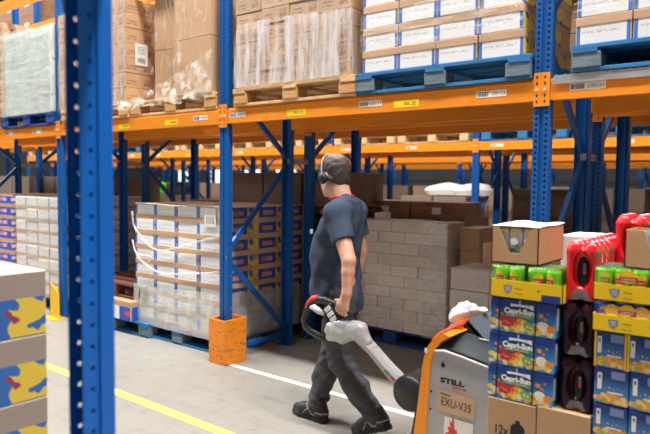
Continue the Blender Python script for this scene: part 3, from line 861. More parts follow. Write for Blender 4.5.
        for _ in range(smooth):
            acc = np.zeros_like(V); cnt = np.zeros(len(V))
            for i, j in ((0,1),(1,2),(2,3),(3,0)):
                np.add.at(acc, Q[:,i], V[Q[:,j]]); np.add.at(acc, Q[:,j], V[Q[:,i]]); np.add.at(cnt, Q[:,i], 1); np.add.at(cnt, Q[:,j], 1)
            V = V*.4+acc/np.maximum(cnt,1)[:,None]*.6
        return V, Q
def field_obj(name, fld, mats, parent, smooth=2, matfn=None):
    V, Q = fld.mesh(smooth); L = np.array(wloc(parent)) if parent else np.zeros(3)
    me = bpy.data.meshes.new(name); me.from_pydata((V-L).tolist(), [], Q.tolist())
    for m in (mats if isinstance(mats, list) else [mats]): me.materials.append(m)
    if matfn is not None: me.polygons.foreach_set('material_index', matfn(V[Q].mean(1)).astype(np.int32))
    me.polygons.foreach_set('use_smooth', [True]*len(Q)); me.update()
    o = bpy.data.objects.new(name, me); C.objects.link(o)
    if parent: o.parent = parent
    return o

def skin_mat():
    a = Mat('skin', (214,164,138), .48); n = a.noise(14, 3); a.mix(((n-.5)*2).clamp(), (192,132,108)); a.mix(((.5-n)*1.2).clamp(), (230,188,164))
    a.b.inputs['Subsurface Weight'].default_value = .12; a.b.inputs['Subsurface Radius'].default_value = (.012,.005,.003); return a.m
M['skin'] = skin_mat()
def cloth(name, col, sc, fold=.5, rough=.85):
    a = Mat(name, col, rough, 0, .25); n = a.noise(sc, 4, .6); a.mix(((n-.5)*1.6).clamp(), tuple(c*.78 for c in col)); a.mix(((.5-n)*1.4).clamp(), tuple(min(255,c*1.18+4) for c in col))
    a.bump(a.noise(sc*1.3, 4, .6), fold, .012); return a.m
M['tee'] = cloth('navy_cotton', (58,69,88), 14, .35)
M['trouser'] = cloth('charcoal_work_cloth', (76,77,83), 26, .6)
M['shoe'] = simple('black_shoe_leather', (36,36,38), .55, 0, .35, 30); M['sole'] = simple('dark_rubber', (44,43,42), .7)
M['shoe_trim'] = simple('grey_shoe_trim', (150,148,140), .6)

MX, MY = 1.64, -.44
man = thing('person', 'man walking in navy t-shirt and charcoal trousers, one hand on the silver truck handle', 'person', (MX,MY,0))
fh = np.array((-.995,.10,0.)); lh = np.array((-.10,-.995,0.)); uz = np.array((0,0,1.))          # head: forward, left, up
tilt = .20; fh2 = fh*math.cos(tilt)-uz*math.sin(tilt); uh = fh*math.sin(tilt)+uz*math.cos(tilt); AX = (fh2, lh, uh)
HC = np.array((1.572,-.435,1.672))
HS = 1.10
def H(f, l, u): return HC+(fh2*f+lh*l+uh*u)*HS
def hr(*r): return tuple(q*HS for q in r)
LS = (1.728,-.612,1.425); LE = (1.890,-.690,1.150); LW = (1.893,-.712,.952)
RS = (1.622,-.262,1.425); RE = (1.640,-.212,1.150); RW = (1.600,-.225,.920)
B = Field((1.15,-.80,-.02), (2.20,-.05,1.87), .005)
# torso, pelvis, legs (under the clothes)
an = math.atan2(-.957,.29)
B.loft([(.84,1.65,-.44,.155,.115,an),(.95,1.645,-.44,.155,.12,an),(1.08,1.63,-.45,.145,.115,an),(1.25,1.635,-.45,.165,.125,an),(1.38,1.67,-.44,.180,.105,an),(1.46,1.67,-.44,.12,.08,an)], .03)
LH, LK, LA = (1.695,-.535,.88), (1.715,-.540,.470), (1.985,-.525,.160)
RH, RK, RA = (1.615,-.350,.88), (1.545,-.400,.470), (1.490,-.490,.100)
for h_, k_, a_ in ((LH,LK,LA),(RH,RK,RA)): B.chain([h_,k_,a_], [.082,.055,.038], .04)
B.chain([RA,(1.37,-.50,.05)], [.034,.03], .03); B.chain([LA,(1.92,-.525,.06)], [.034,.03], .03)
# shoulders and arms
for s_, e_, w_ in ((LS,LE,LW),(RS,RE,RW)):
    m1 = np.array(s_)*.55+np.array(e_)*.45; m2 = np.array(e_)*.66+np.array(w_)*.34
    B.chain([s_,m1,e_], [.062,.054,.045], .01); B.chain([e_,m2,w_], [.045,.041,.031], .01)
# neck and head
B.cone((1.672,-.44,1.43), H(-.03,0,-.09), .070, .066, .04)
B.cone((1.64,-.44,1.45), (1.69,-.44,1.41), .055, .06, .05)
B.ell(H(-.012,0,.030), hr(.098,.074,.092), AX, .03)
B.ell(H(.040,0,-.035), hr(.062,.058,.085), AX, .035)
B.cone(H(.010,.048,-.065), H(.072,.012,-.098), .023, .020, .03); B.cone(H(.010,-.048,-.065), H(.072,-.012,-.098), .023, .020, .03)
B.cone(H(.092,0,.012), H(.112,0,-.026), .008, .012, .012)                                       # nose
for q in (-1,1):
    B.ell(H(.104,.032*q,.016), hr(.012,.014,.010), AX, .010, True)                                 # eye sockets
    B.ell(H(.085,.032*q,.014), hr(.013,.013,.013), AX, .004)
    B.cone(H(.092,.016*q,.034), H(.084,.048*q,.034), .007, .006, .012)                           # brows
    B.ell(H(-.005,.076*q,-.010), hr(.022,.009,.032), AX, .006)                                     # ears
    B.ell(H(-.002,.084*q,-.008), hr(.011,.006,.018), AX, .004, True)
B.cone(H(.098,.018,-.058), H(.098,-.018,-.058), .007, .007, .010)                               # lips
B.cone(H(.106,.018,-.060), H(.106,-.018,-.060), .0035, .0035, .004, True)
# hand on the grip: fingers close round a bar running along d
d_ = np.array((.93,0,-.367)); d_ /= np.linalg.norm(d_); o_ = np.array((.367,0,.93))
GB_ = np.array((1.858,-.690,.842))                                                               # middle of the gripped bar
def G(a, y, n): return GB_+d_*a+np.array((0,y,0))+o_*n
kn = [G(-.034,-.030,.030), G(-.011,-.034,.034), G(.012,-.033,.032), G(.034,-.028,.026)]
for i, kp in enumerate(kn):
    ln = (.94,1.06,1.0,.84)[i]; a_ = (-.034,-.011,.012,.034)[i]; r_ = (.0096,.0100,.0096,.0086)[i]
    B.chain([kp, G(a_-.002,-.030,-.006*ln), G(a_-.004,-.012,-.029*ln), G(a_-.005,.016,-.022*ln), G(a_-.005,.024,-.004*ln)], [r_*1.12,r_,r_*.96,r_*.9,r_*.82], .003)
    B.cone(np.array(LW)+np.array((-.004+.006*(i-1.5),.0,-.015)), kp, .019, .0125, .014)
B.cone(LW, G(.0,-.020,.052), .026, .022, .02)
B.chain([np.array(LW)+np.array((-.012,.012,-.022)), G(-.030,.004,.048), G(-.060,.006,.030), G(-.084,.004,.022)], [.017,.0135,.0115,.0095], .008)
# right hand hanging, slightly curled
for i in range(4):
    y_ = -.235; x_ = 1.578+.018*i; L_ = (.90,1.0,.96,.8)[i]
    B.chain([(x_,y_,.842),(x_-.004,y_+.002,.842-.042*L_),(x_-.002,y_-.012,.842-.070*L_),(x_+.002,y_-.026,.842-.082*L_)], [.0098,.0094,.0086,.0078], .003)
    B.cone((RW[0],RW[1],.905), (x_,y_,.842), .02, .0125, .014)
B.chain([(1.588,-.235,.895),(1.566,-.245,.862),(1.558,-.250,.835)], [.015,.0115,.0095], .008)
lip = simple('lip_skin', (176,104,92), .5); brow = simple('eyebrow_hair', (62,52,46), .8); eyem = simple('eye_white', (226,222,216), .3); iris = simple('dark_iris', (40,34,30), .3)
def bodymats(P):
    Q = (P-HC)/HS; f = Q@fh2; l = Q@lh; u = Q@uh; m = np.zeros(len(P))
    m[(f > .085)&(np.abs(l) < .022)&(u < -.050)&(u > -.068)] = 1
    m[(f > .075)&(np.abs(np.abs(l)-.033) < .018)&(np.abs(u-.036) < .006)] = 2
    e = (f > .085)&(np.abs(np.abs(l)-.032) < .011)&(np.abs(u-.014) < .006); m[e] = 3
    m[e&(np.abs(np.abs(l)-.032) < .005)] = 4
    return m
field_obj('body', B, [M['skin'],lip,brow,eyem,iris], man, 2, bodymats)
# hair
Hf = Field(HC-.18, HC+.19, .004)
Hf.ell(H(-.014,0,.033), hr(.105,.081,.102), AX, .01); Hf.ell(H(-.060,0,-.030), hr(.042,.060,.056), AX, .03)
for q in (-1,1): Hf.cone(H(.030,.070*q,.012), H(-.03,.070*q,-.03), .015, .017, .02)
x, y, z = Hf.grid(); rel = [x-HC[0], y-HC[1], z-HC[2]]
f_, u_, l_ = [sum(rel[i]*v[i] for i in range(3))/HS for v in (fh2,uh,lh)]
cut = np.maximum(f_-.052-np.maximum(u_-.02,0)*.35, -(u_+.080)); cut = np.maximum(cut, np.where(u_ < -.005, f_-.012-u_*.0, -1))
nz = .0012*np.sin(83*l_+60*f_+3*np.sin(41*u_))+.0010*np.sin(97*f_+140*u_+3*np.sin(53*l_))
Hf.F = np.maximum(Hf.F+nz, cut).astype(np.float32)
a = Mat('greying_hair', (58,50,46), .6); n = a.noise(70, 4, .7, (1,1,.4)); a.mix(((n-.54)*5).clamp()*.7, (128,120,114))
x, y, z = a.coords(); ww = H(-.050,.005,.115)-np.array((MX,MY,0))
dd = (x-float(ww[0]))*(x-float(ww[0]))+(y-float(ww[1]))*(y-float(ww[1]))+(z-float(ww[2]))*(z-float(ww[2]))
a.mix(((.0050-dd)*260+(a.noise(60,3)-.5)*1.6).clamp()*.55, (190,146,122)); a.bump(a.noise(120,3,.7,(1,1,.35)), .8, .006)
field_obj('hair', Hf, a.m, man, 1)
# t-shirt
T = Field((1.30,-.80,.74), (1.98,-.10,1.56), .005)
T.loft([(.775,1.626,-.45,.192,.168,an),(.90,1.614,-.45,.190,.166,an),(1.02,1.604,-.452,.182,.162,an),(1.15,1.604,-.452,.186,.164,an),(1.28,1.624,-.447,.192,.158,an),(1.38,1.650,-.440,.196,.130,an),(1.445,1.668,-.44,.150,.100,an),(1.490,1.676,-.44,.085,.078,an)], .02, 2.2)
T.cone((1.68,-.44,1.475), LS, .066, .076, .06); T.cone((1.68,-.44,1.475), RS, .066, .078, .06)
LM = np.array(LS)*.38+np.array(LE)*.62; RM = np.array(RS)*.38+np.array(RE)*.62
T.cone(LS, LM, .080, .072, .035); T.cone(RS, RM, .080, .070, .035)
x, y, z = T.grid()
s_ = x*.85+y*.5                                             # folds: drag lines towards the armpit and hem
fold = .0055*np.sin(38*z+46*s_)*np.clip((1.32-z)*3,0,1)+.005*np.sin(62*s_-16*z+2*np.sin(8*z))*np.clip((1.25-z)*3,.15,1)+.004*np.sin(27*z-40*y)
T.F = (T.F+fold).astype(np.float32)
# cut neck opening and sleeve ends
T.ell((1.640,-.438,1.525), (.070,.068,.040), None, .006, True)
for e_, w_, Mm in ((LE,LS,LM),(RE,RS,RM)):
    dv = np.array(e_)-np.array(w_); dv = dv/np.linalg.norm(dv); q0 = Mm-dv*.005
    sl, (xx,yy,zz) = T.block(Mm-.10, Mm+.10, .02)
    dpl = (xx-q0[0])*dv[0]+(yy-q0[1])*dv[1]+(zz-q0[2])*dv[2]; rad = np.sqrt(np.maximum((xx-q0[0])**2+(yy-q0[1])**2+(zz-q0[2])**2-dpl**2,0))
    T.F[sl] = np.where(rad < .094, np.maximum(T.F[sl], dpl), T.F[sl])
tee = field_obj('t_shirt', T, M['tee'], man, 1)
b = MB(); ln_ = Vector((.29,-.957,0)); fn = Vector((-.957,-.29,0))
b.rect(Vector((1.632,-.447,1.30))+fn*.166+ln_*.09, .05, .03, ln_, (0,0,1), 0); b.build('chest_logo', M['white'], tee)
b = MB(); ring = [tuple(np.array((1.640,-.438,1.528))+np.array((math.cos(t)*.080, math.sin(t)*.076, .012*math.cos(t)))) for t in np.linspace(0, 2*PI, 25)]
b.tube(ring, .008, 0, 6, cap=False); b.build('red_collar', simple('red_fabric', (206,32,48), .7), man)
# trousers
P_ = Field((1.20,-.75,.02), (2.10,-.15,1.0), .005)
P_.loft([(.80,1.645,-.44,.158,.138,an),(.93,1.635,-.445,.158,.138,an)], .04)
P_.chain([LH,(1.70,-.535,.66),LK], [.098,.100,.078], .05); P_.chain([LK,(1.85,-.535,.31),(1.980,-.525,.160)], [.078,.078,.066], .03)
P_.chain([RH,(1.575,-.37,.66),RK], [.108,.100,.078], .05); P_.chain([RK,(1.515,-.445,.29),(1.490,-.487,.115)], [.078,.076,.068], .03)
x, y, z = P_.grid()
wr = .0055*np.sin(70*z+34*x+2*np.sin(21*y+9*z))*np.clip((.36-z)*5,.12,1)+.0045*np.sin(44*x-30*z+12*y)*np.clip((.9-z)*2,.2,1)+.004*np.sin(90*z-50*x)*np.exp(-((z-.46)/.09)**2)+.005*np.sin(120*z+20*x)*np.clip((.24-z)*9,0,1)
P_.F = (P_.F+wr).astype(np.float32)
tr = field_obj('trousers', P_, M['trouser'], man, 1)
b = MB()
# shoes
def shoe(ank, heel, toe, up, label):
    heel = np.array(heel, float); toe = np.array(toe, float); f = toe-heel; Ls = np.linalg.norm(f); f /= Ls; up = np.array(up, float); up -= f*(up@f); up /= np.linalg.norm(up); s = np.cross(up, f)
    P = lambda a, q, u: heel+f*a*Ls+s*q+up*u
    ax = (f, s, up); lo = np.minimum(heel, toe)-.16; hi = np.maximum(heel, toe)+.20
    U = Field(lo, hi, .005)
    U.chain([P(.14,0,.055),P(.45,0,.055),P(.70,.002,.046),P(.87,.0,.040)], [.041,.042,.043,.036], .02)
    U.cone(P(.16,0,.07), P(.20,0,.125), .042, .044, .03); U.cone(P(.30,0,.105), P(.62,0,.06), .040, .036, .03)
    x, y, z = U.grid(); h_ = (x-heel[0])*up[0]+(y-heel[1])*up[1]+(z-heel[2])*up[2]
    al = ((x-heel[0])*f[0]+(y-heel[1])*f[1]+(z-heel[2])*f[2])/Ls; sd = np.abs((x-heel[0])*s[0]+(y-heel[1])*s[1]+(z-heel[2])*s[2])
    U.F = np.maximum(U.F, .022-h_).astype(np.float32)
    def mf(Pc):
        q = Pc-heel; a_ = q@f/Ls; u_ = q@up; w_ = q@s; m = np.zeros(len(Pc))
        m[(np.abs((a_-.40)-(u_-.07)*3.2) < .022)&(np.abs(w_) > .016)] = 1; m[(np.abs((a_-.52)+(u_-.06)*3.0) < .016)&(np.abs(w_) > .016)] = 1; m[(np.abs(u_-.045-.02*(a_ < .25)) < .005)&(a_ < .38)] = 1
        return m
    o = field_obj('shoe', U, [M['shoe'], M['shoe_trim']], man, 1, mf); 
    S = Field(lo, hi, .005)
    S.chain([P(.13,0,.012),P(.45,0,.012),P(.72,.002,.014),P(.88,0,.018)], [.044,.040,.046,.038], .02)
    x, y, z = S.grid(); h_ = (x-heel[0])*up[0]+(y-heel[1])*up[1]+(z-heel[2])*up[2]
    al = ((x-heel[0])*f[0]+(y-heel[1])*f[1]+(z-heel[2])*f[2])/Ls
    S.F = np.maximum(S.F, np.maximum(h_-.034, .001-h_+.004*(np.sin(al*70) > .3))).astype(np.float32); field_obj('sole', S, M['sole'], o, 0)
    b = MB()
    for k in range(4):
        a_ = .38+.07*k; u_ = .142-.022*k
        b.tube([P(a_-.02,-.022,u_-.012),P(a_+.01,0,u_+.002),P(a_-.02,.022,u_-.012)], .0032, 0, 5); b.tube([P(a_+.02,-.022,u_-.016),P(a_,0,u_+.001),P(a_+.02,.022,u_-.016)], .0032, 0, 5)
    b.build('laces', M['shoe_trim'], o)
shoe(RA, (1.590,-.505,.0), (1.278,-.492,.004), (0,0,1), '')
shoe(LA, (2.105,-.515,.096), (1.832,-.530,-.006), (.42,0,.95), '')
# headset
hs = thing('headset', 'black headset with grey band and thin microphone arm on the head of the man', 'headset', tuple(H(0,0,0)))
b = MB(); arc = []
for t in np.linspace(-.05, PI+.05, 19): arc.append(tuple(H(.012+.010*math.sin(t), .093*math.cos(t), -.005+.140*math.sin(t))))
b.tube(arc, .0075, 0, 6, flat=.6); b.build('headband', simple('grey_headband_plastic', (150,154,160), .4), hs)
for q in (1,-1):
    b = MB(); c0 = H(.010,.088*q,-.018); dr = Vector(lh*q)
    b.tube([c0-np.array(dr)*.012, c0, c0+np.array(dr)*.018, c0+np.array(dr)*.027], [.030,.037,.036,.026], 0, 14); b.build('ear_cup', simple('black_headset_plastic', (24,24,27), .5), hs)
b = MB(); b.tube([tuple(H(.016,.108,-.040)),tuple(H(.050,.100,-.085)),tuple(H(.095,.070,-.105)),tuple(H(.122,.040,-.108))], [.0035,.003,.003,.007], 0, 6); b.build('microphone_arm', M['black'], hs)

# ------------------------------------------------------------------ the pallet truck
PX = .0
M['silver'] = simple('silver_truck_paint', (176,178,180), .42, .15, .22, 7)
M['tiller'] = simple('satin_aluminium', (186,189,193), .36, .2, .1, 6)
M['t_orange'] = simple('orange_truck_paint', (246,150,18), .36, 0, .12, 8)
M['t_black'] = simple('black_truck_plastic', (34,36,38), .42, 0, .2, 12)
M['t_grey'] = simple('dark_grey_truck_plastic', (62,68,72), .34, 0, .25, 6)
M['t_slate'] = simple('slate_shelf_plastic', (104,116,122), .38, 0, .2, 5)
M['t_red'] = simple('red_strap', (222,58,30), .45)
M['btn'] = simple('pale_grey_button', (214,218,222), .4)
M['rubber'] = simple('black_rubber', (22,22,22), .75)
YN, YF = -.90, -.18
tk = thing('pallet_truck', 'silver and orange electric pallet truck with a long silver tiller, carrying the drinks load', 'pallet truck', (2.75,-.54,0))
b = MB(); pan = [(2.555,.10),(3.02,.10),(3.02,.705),(2.90,.728),(2.75,.755),(2.662,.768),(2.600,.760),(2.580,.678),(2.572,.496),(2.562,.311)]
b.prism(pan, YN, YF, 0, 'y')
for q in range(2):
    pass
body = b.build('truck_body', M['silver'], tk)
e = .0015
drop = [(.012*math.sin(t), -.010*math.cos(t)) for t in np.linspace(-2.3, 2.3, 13)]
b = MB(); b.add([(2.652+dx, YN-e, .694+dz) for dx, dz in [(.0,.026)]+[(x_,z_) for x_, z_ in drop[::-1]]], [tuple(range(14))], 0); b.build('drop_symbol', M['black'], body)
b = MB(); b.text('STILL', (2.705,YN-e,.618), .035, mat=0, fit=.135, bold=.0016); b.build('brand_lettering', M['black'], body)
b = MB(); b.text('EXU 16', (2.745,YN-e,.592), .022, mat=0, fit=.075, bold=.0006); b.build('type_lettering', M['t_red'], body)
for px_, pz_ in ((2.588,.545),(2.585,.452),(2.60,.22)):
    b = MB(); b.disc((px_,YN-e,pz_), .007, .006, mat=0); b.build('screw_head', M['black'], body)
b = MB(); U_ = Vector((1,0,-.035)).normalized(); V_ = Vector((.035,0,1)).normalized()
b.rect((2.730,YN-.002,.510), .205, .112, U_, V_, 0); b.text('EXU-V35', (2.730,YN-.0028,.504), .06, U_, V_, 1, fit=.165)
b.bar((2.640,YN-.003,.551),(2.70,YN-.003,.546),.004,.001,1,(0,0,1))
b.build('number_sticker', [simple('tan_sticker_paper', (206,172,138), .6), M['black']], body)
b = MB(); b.rect((2.745,YN-.0018,.36), .16, .145, U_, V_, 0)
fl = [(-.035,-.06),(.045,-.06),(.040,-.02),(.030,-.035),(.022,.005),(.010,.0),(.006,.055),(-.004,.062),(-.006,.03),(-.020,.05),(-.012,.005),(-.030,.012),(-.020,-.02),(-.04,-.025)]
b.add([(2.715+x_,YN-.0026,.375+z_) for x_, z_ in fl], [tuple(range(len(fl)))], 1)
b.build('warning_sticker', [M['white'], M['t_red']], body)
b = MB(); cow = [(2.47,.10),(2.55,.10),(2.562,.311),(2.572,.496),(2.580,.678),(2.600,.760),(2.640,.815),(2.690,.850),(2.650,.862),(2.610,.838),(2.575,.797),(2.552,.757),(2.534,.669),(2.514,.482),(2.490,.291)]
b.prism(cow, YN-.006, YF+.006, 0, 'y'); b.rect((2.556,YN-.0075,.757), .018, .026, mat=1); cw = b.build('front_cowl', [M['t_orange'], M['white']], tk)
b = MB(); b.prism([(2.440,.08),(2.475,.10),(2.492,.291),(2.516,.482),(2.530,.64),(2.512,.64),(2.492,.482),(2.462,.291)], YN+.02, YF-.02, 0, 'y'); b.build('bumper', M['t_black'], tk)
# dark top cover: rises from the panel edge to the cowl
b = MB()
def PC(u, v):
    y = YN+.003+(YF-YN-.006)*v; k = math.sin(PI*min(v*1.15,1))**.5 if 0 < v < 1 else 0
    x = 2.600+.42*u; z = np.interp(u, [0,.15,.36,.71,1], [.762,.770,.757,.729,.706])+.055*min(1,v*5)*(1-.3*u)+.02*k
    return (x, y, float(z))
b.sheet(PC, 16, 16); b.box(2.61,3.02,YN+.004,YF-.004,.60,.70); tc = b.build('top_cover', M['t_grey'], tk)
b = MB(); b.tube([(2.605,YN-.002,.764),(2.662,YN-.003,.773),(2.75,YN-.003,.760),(2.90,YN-.003,.733),(3.02,YN-.003,.710)], .006, 0, 6); b.build('edge_highlight', M['white'], tk)  # white tube stands in for the highlight along the panel's top edge
b = MB(); b.tube([(2.606,YN+.004,.776),(2.662,YN+.004,.786),(2.75,YN+.004,.773),(2.90,YN+.004,.747),(3.02,YN+.004,.724)], .008, 0, 6); b.build('edge_gap', M['black'], tk)  # black tube stands in for the dark shaded gap above the highlight
b = MB(); b.rect((2.80,-.74,.8245), .05, .012, (.9,.2,-.06), (0,1,.02), 0); b.build('cover_label', M['white'], tc)
# slate shelf panel standing on the cover
b = MB()
T1, T2, B1, B2 = (2.705,-.76,.890), (2.705,-.22,.890), (2.79,-.76,.800), (2.79,-.22,.800)
T1, B1 = (2.690,-.70,.905), (2.800,-.70,.805); T2, B2 = (2.690,-.20,.905), (2.800,-.20,.805)
off = Vector((.02,0,-.022))*-1
q8 = [Vector(p) for p in (T1,T2,B2,B1)]; q9 = [p+Vector((-.018,0,-.016)) for p in q8]
b.add([tuple(p) for p in q8+q9], [(3,2,1,0),(4,5,6,7),(0,1,5,4),(1,2,6,5),(2,3,7,6),(3,0,4,7)], 0)
b.build('shelf_panel', M['t_slate'], tk)
b = MB(); b.prism([(2.66,.74),(2.80,.74),(2.80,.80),(2.69,.895),(2.66,.86)], -.70, -.20, 0, 'y'); b.build('shelf_support', M['t_black'], tk)
for k, (y0_, z0_) in enumerate(((-.85,.0),(-.74,.012))):
    b = MB(); b.tube([(2.56,y0_,.80+z0_),(2.60,y0_+.03,.845+z0_),(2.655,y0_+.10,.874+z0_),(2.67,y0_+.20,.880),(2.672,y0_+.32,.880)], .013, 0, 7, flat=.6); b.build('red_strap', M['t_red'], tk)
# drum, lower skirt, wheels, forks
b = MB(); b.tube([(2.30,-.66,.40),(2.30,-.64,.40),(2.30,-.44,.40),(2.30,-.42,.40)], [.095,.108,.108,.095], 0, 20); b.box(2.30,2.48,-.62,-.46,.30,.48); b.build('tiller_drum', M['t_black'], tk)
b = MB(); b.sheet(lambda u,v: (2.34-.15*math.sin(PI*u)*math.cos(v*PI/2)+.16*(v)-.0, -.54-.27*math.cos(PI*u), .02+.25*math.sin(v*PI/2)), 20, 10)
b.build('plastic_skirt', m_film('clouded_skirt_plastic', .55, .4, (150,155,158), (1,1,1), 7, .25), tk)
for y_ in (-.80,-.28):
    b = MB(); b.tube([(2.66,y_-.05,.10),(2.66,y_-.04,.10),(2.66,y_+.04,.10),(2.66,y_+.05,.10)], [.085,.10,.10,.085], 0, 16); b.build('wheel', M['rubber'], tk)
for y_ in (-.74,-.34):
    b = MB(); b.cbox(2.95,4.10,y_-.085,y_+.085,.045,.098,.01); fk = b.build('fork', M['t_black'], tk)
    b = MB(); b.tube([(3.95,y_-.05,.038),(3.95,y_+.05,.038)], .036, 0, 10); b.build('load_wheel', M['rubber'], fk)
# tiller: tapered arm, yoke and open handle
YT = -.605
b = MB(); A = [(1.930,.690),(2.232,.455),(2.190,.372),(2.04,.52),(1.90,.655)]
arm_s = [((1.945,.690,-.655),.036),((2.04,.612,-.635),.030),((2.13,.518,-.612),.034),((2.24,.415,-.585),.042)]
for (p, r_), (q, r2_) in zip(arm_s[:-1], arm_s[1:]):
    dv = Vector((q[0]-p[0],0,q[1]-p[1])).normalized(); nv = Vector((-dv.z,0,dv.x))
    vs = []
    for (c, rr_) in ((p,r_),(q,r2_)):
        for a_, w_ in ((1,.55),(.35,1),(-.35,1),(-1,.55),(-1,-.55),(-.35,-1),(.35,-1),(1,-.55)):
            vs.append((c[0]+nv.x*a_*rr_, c[2]+w_*.045, c[1]+nv.z*a_*rr_))
    b.add(vs, [(k,(k+1)%8,8+(k+1)%8,8+k) for k in range(8)][::1], 0); b.add(vs, [tuple(range(8))[::-1], tuple(range(8,16))], 0)
ta = b.build('tiller_arm', M['tiller'], tk)
b = MB(); b.rect((2.150,-.6555,.500), .05, .012, Vector((.78,0,-.62)), Vector((.62,0,.78)), 0); b.rect((2.188,-.6485,.466), .04, .012, Vector((.78,0,-.62)), Vector((.62,0,.78)), 1)
TS = Matrix.Translation((.049,-.065,.017))
b.build('tiller_sticker', [simple('green_sticker', (40,150,90), .5), M['t_red']], ta)
YK = Field((1.62,-.72,.56), (2.04,-.48,.84), .005)
YK.box((1.84,YT,.708), (.120,.046,.050), None, .035, 0); YK.box((1.745,YT,.668), (.085,.044,.046), (((.94),0,-.34),(0,1,0),(.34,0,.94)), .03, .03); YK.cone((1.89,YT,.705), (1.955,-.59,.645), .050, .038, .03); YK.cone((1.70,YT,.635), (1.80,YT,.67), .026, .045, .02)
YK.cone((1.67,YT,.622), (1.90,-.59,.668), .018, .030, .02)
yk = field_obj('tiller_yoke', YK, M['tiller'], tk, 2)
b = MB(); lp = [(1.850,.778),(1.800,.815),(1.720,.842),(1.640,.858),(1.570,.852),(1.518,.815),(1.490,.760),(1.474,.710),(1.486,.668),(1.530,.640),(1.60,.622),(1.672,.616)]
b.tube([(x_,YT,z_) for x_, z_ in lp], [.017,.019,.020,.021,.021,.021,.020,.021,.022,.020,.020,.018], 0, 8, flat=1.3); hd = b.build('tiller_handle', M['t_black'], tk)
b = MB(); b.tube([(1.585,YT-.002,.868),(1.545,YT-.002,.856),(1.512,YT-.002,.822),(1.500,YT-.002,.790)], [.020,.023,.022,.018], 0, 8); b.build('red_button_strip', M['t_red'], hd)
b = MB(); uu = Vector((.62,0,-.785)); vv = Vector((.785,0,.62)); c0 = Vector((1.715,YT,.785))
M4 = Matrix((tuple(uu),(0,1,0),tuple(vv))).transposed().to_4x4(); M4.translation = c0; b.M = M4
b.cbox(-.062,.062,-.030,.030,-.034,.034,.006); kp = b.build('keypad', M['t_black'], hd)
for k in range(3):
    b = MB(); b.M = M4; b.cbox(-.052+.036*k,-.024+.036*k,-.036,-.030,-.028,.024,.002); b.build('button', M['btn'], kp)
b = MB(); b.tube([(1.535,YT-.01,.800),(1.565,YT-.012,.806),(1.60,YT-.012,.790),(1.64,YT-.01,.772)], [.014,.024,.024,.014], 0, 8); b.build('thumb_lever', M['btn'], hd)
for o_k in (hd, yk)+tuple(hd.children)+tuple(kp.children): o_k.data.transform(TS)
# crumpled white bag lying on the truck
WB = Field((2.46,-.75,.82), (2.85,-.35,1.02), .006)
WB.ell((2.575,-.56,.905), (.048,.07,.045), None, .03); WB.ell((2.60,-.52,.935), (.04,.05,.03), None, .03); WB.ell((2.66,-.50,.925), (.06,.05,.016), None, .03); WB.ell((2.555,-.58,.875), (.04,.05,.03), None, .03)
x, y, z = WB.grid(); WB.F = (WB.F+.006*np.abs(np.sin(60*x+40*y))+.006*np.abs(np.sin(70*z-50*x+20*y))-.005).astype(np.float32)
tag(field_obj('plastic_bag', WB, simple('thin_white_plastic', (236,236,238), .3), None, 0), 'crumpled white plastic bag lying on top of the pallet truck', 'bag')

# ------------------------------------------------------------------ the drinks load
place(P_pine, (3.54,-.565,.098), 'pale pallet on the truck forks under the drinks')
BASE = .248
def box_thing(name, x0, x1, y0, y1, z0, z1, mat, label, cat='carton', group=None, extra=None):
    b = MB(); b.M = Matrix.Identity(4); cx, cy = (x0+x1)/2, (y0+y1)/2
    b.cbox(x0-cx,x1-cx,y0-cy,y1-cy,0,z1-z0,.004)
    b.box(-.0015,.0015,y0-cy+.004,y1-cy-.004,z1-z0,z1-z0+.0006,1)
    o = tag(b.build(name, [mat, M['kraft_dark']], None, (cx,cy,z0)), label, cat, group)
    if extra:
        m = MB(); mats, pname = extra(m, x0-cx, x1-cx, y0-cy-.0008, z1-z0); m.build(pname, mats, o, (cx,cy,z0))
    return o
def bottle_icon(m, cx, y, cz, s, mat=0):
    pts = [(-.5,-.9),(.5,-.9),(.62,-.6),(.62,.25),(.45,.5),(.2,.62),(.2,.9),(-.2,.9),(-.2,.62),(-.45,.5),(-.62,.25),(-.62,-.6)]
    m.add([(cx+a*s, y, cz+c*s) for a, c in pts], [tuple(range(len(pts)))], mat)
def print12(m, x0, x1, y, h):
    m.text('12x', (x0+.070,y,h-.150), .065, mat=0, fit=.065, bold=.001); bottle_icon(m, x0+.150, y, h-.135, .055); return M['black'], 'print'
def print12b(m, x0, x1, y, h):
    m.text('12x', (x0+.070,y,h-.215), .065, mat=0, fit=.065, bold=.001); bottle_icon(m, x0+.160, y, h-.150, .055); return M['black'], 'print'
KB = m_kraft('plain_kraft_board', (190,150,112))
box_thing('bottle_carton', 2.922,3.156,-.955,-.57,BASE,.612, KB, 'brown bottle carton printed 12x at the bottom left of the drinks load', extra=print12)
box_thing('bottle_carton', 3.160,3.392,-.955,-.57,BASE,.622, KB, 'brown bottle carton under the dark purple shrink packs', extra=print12b)
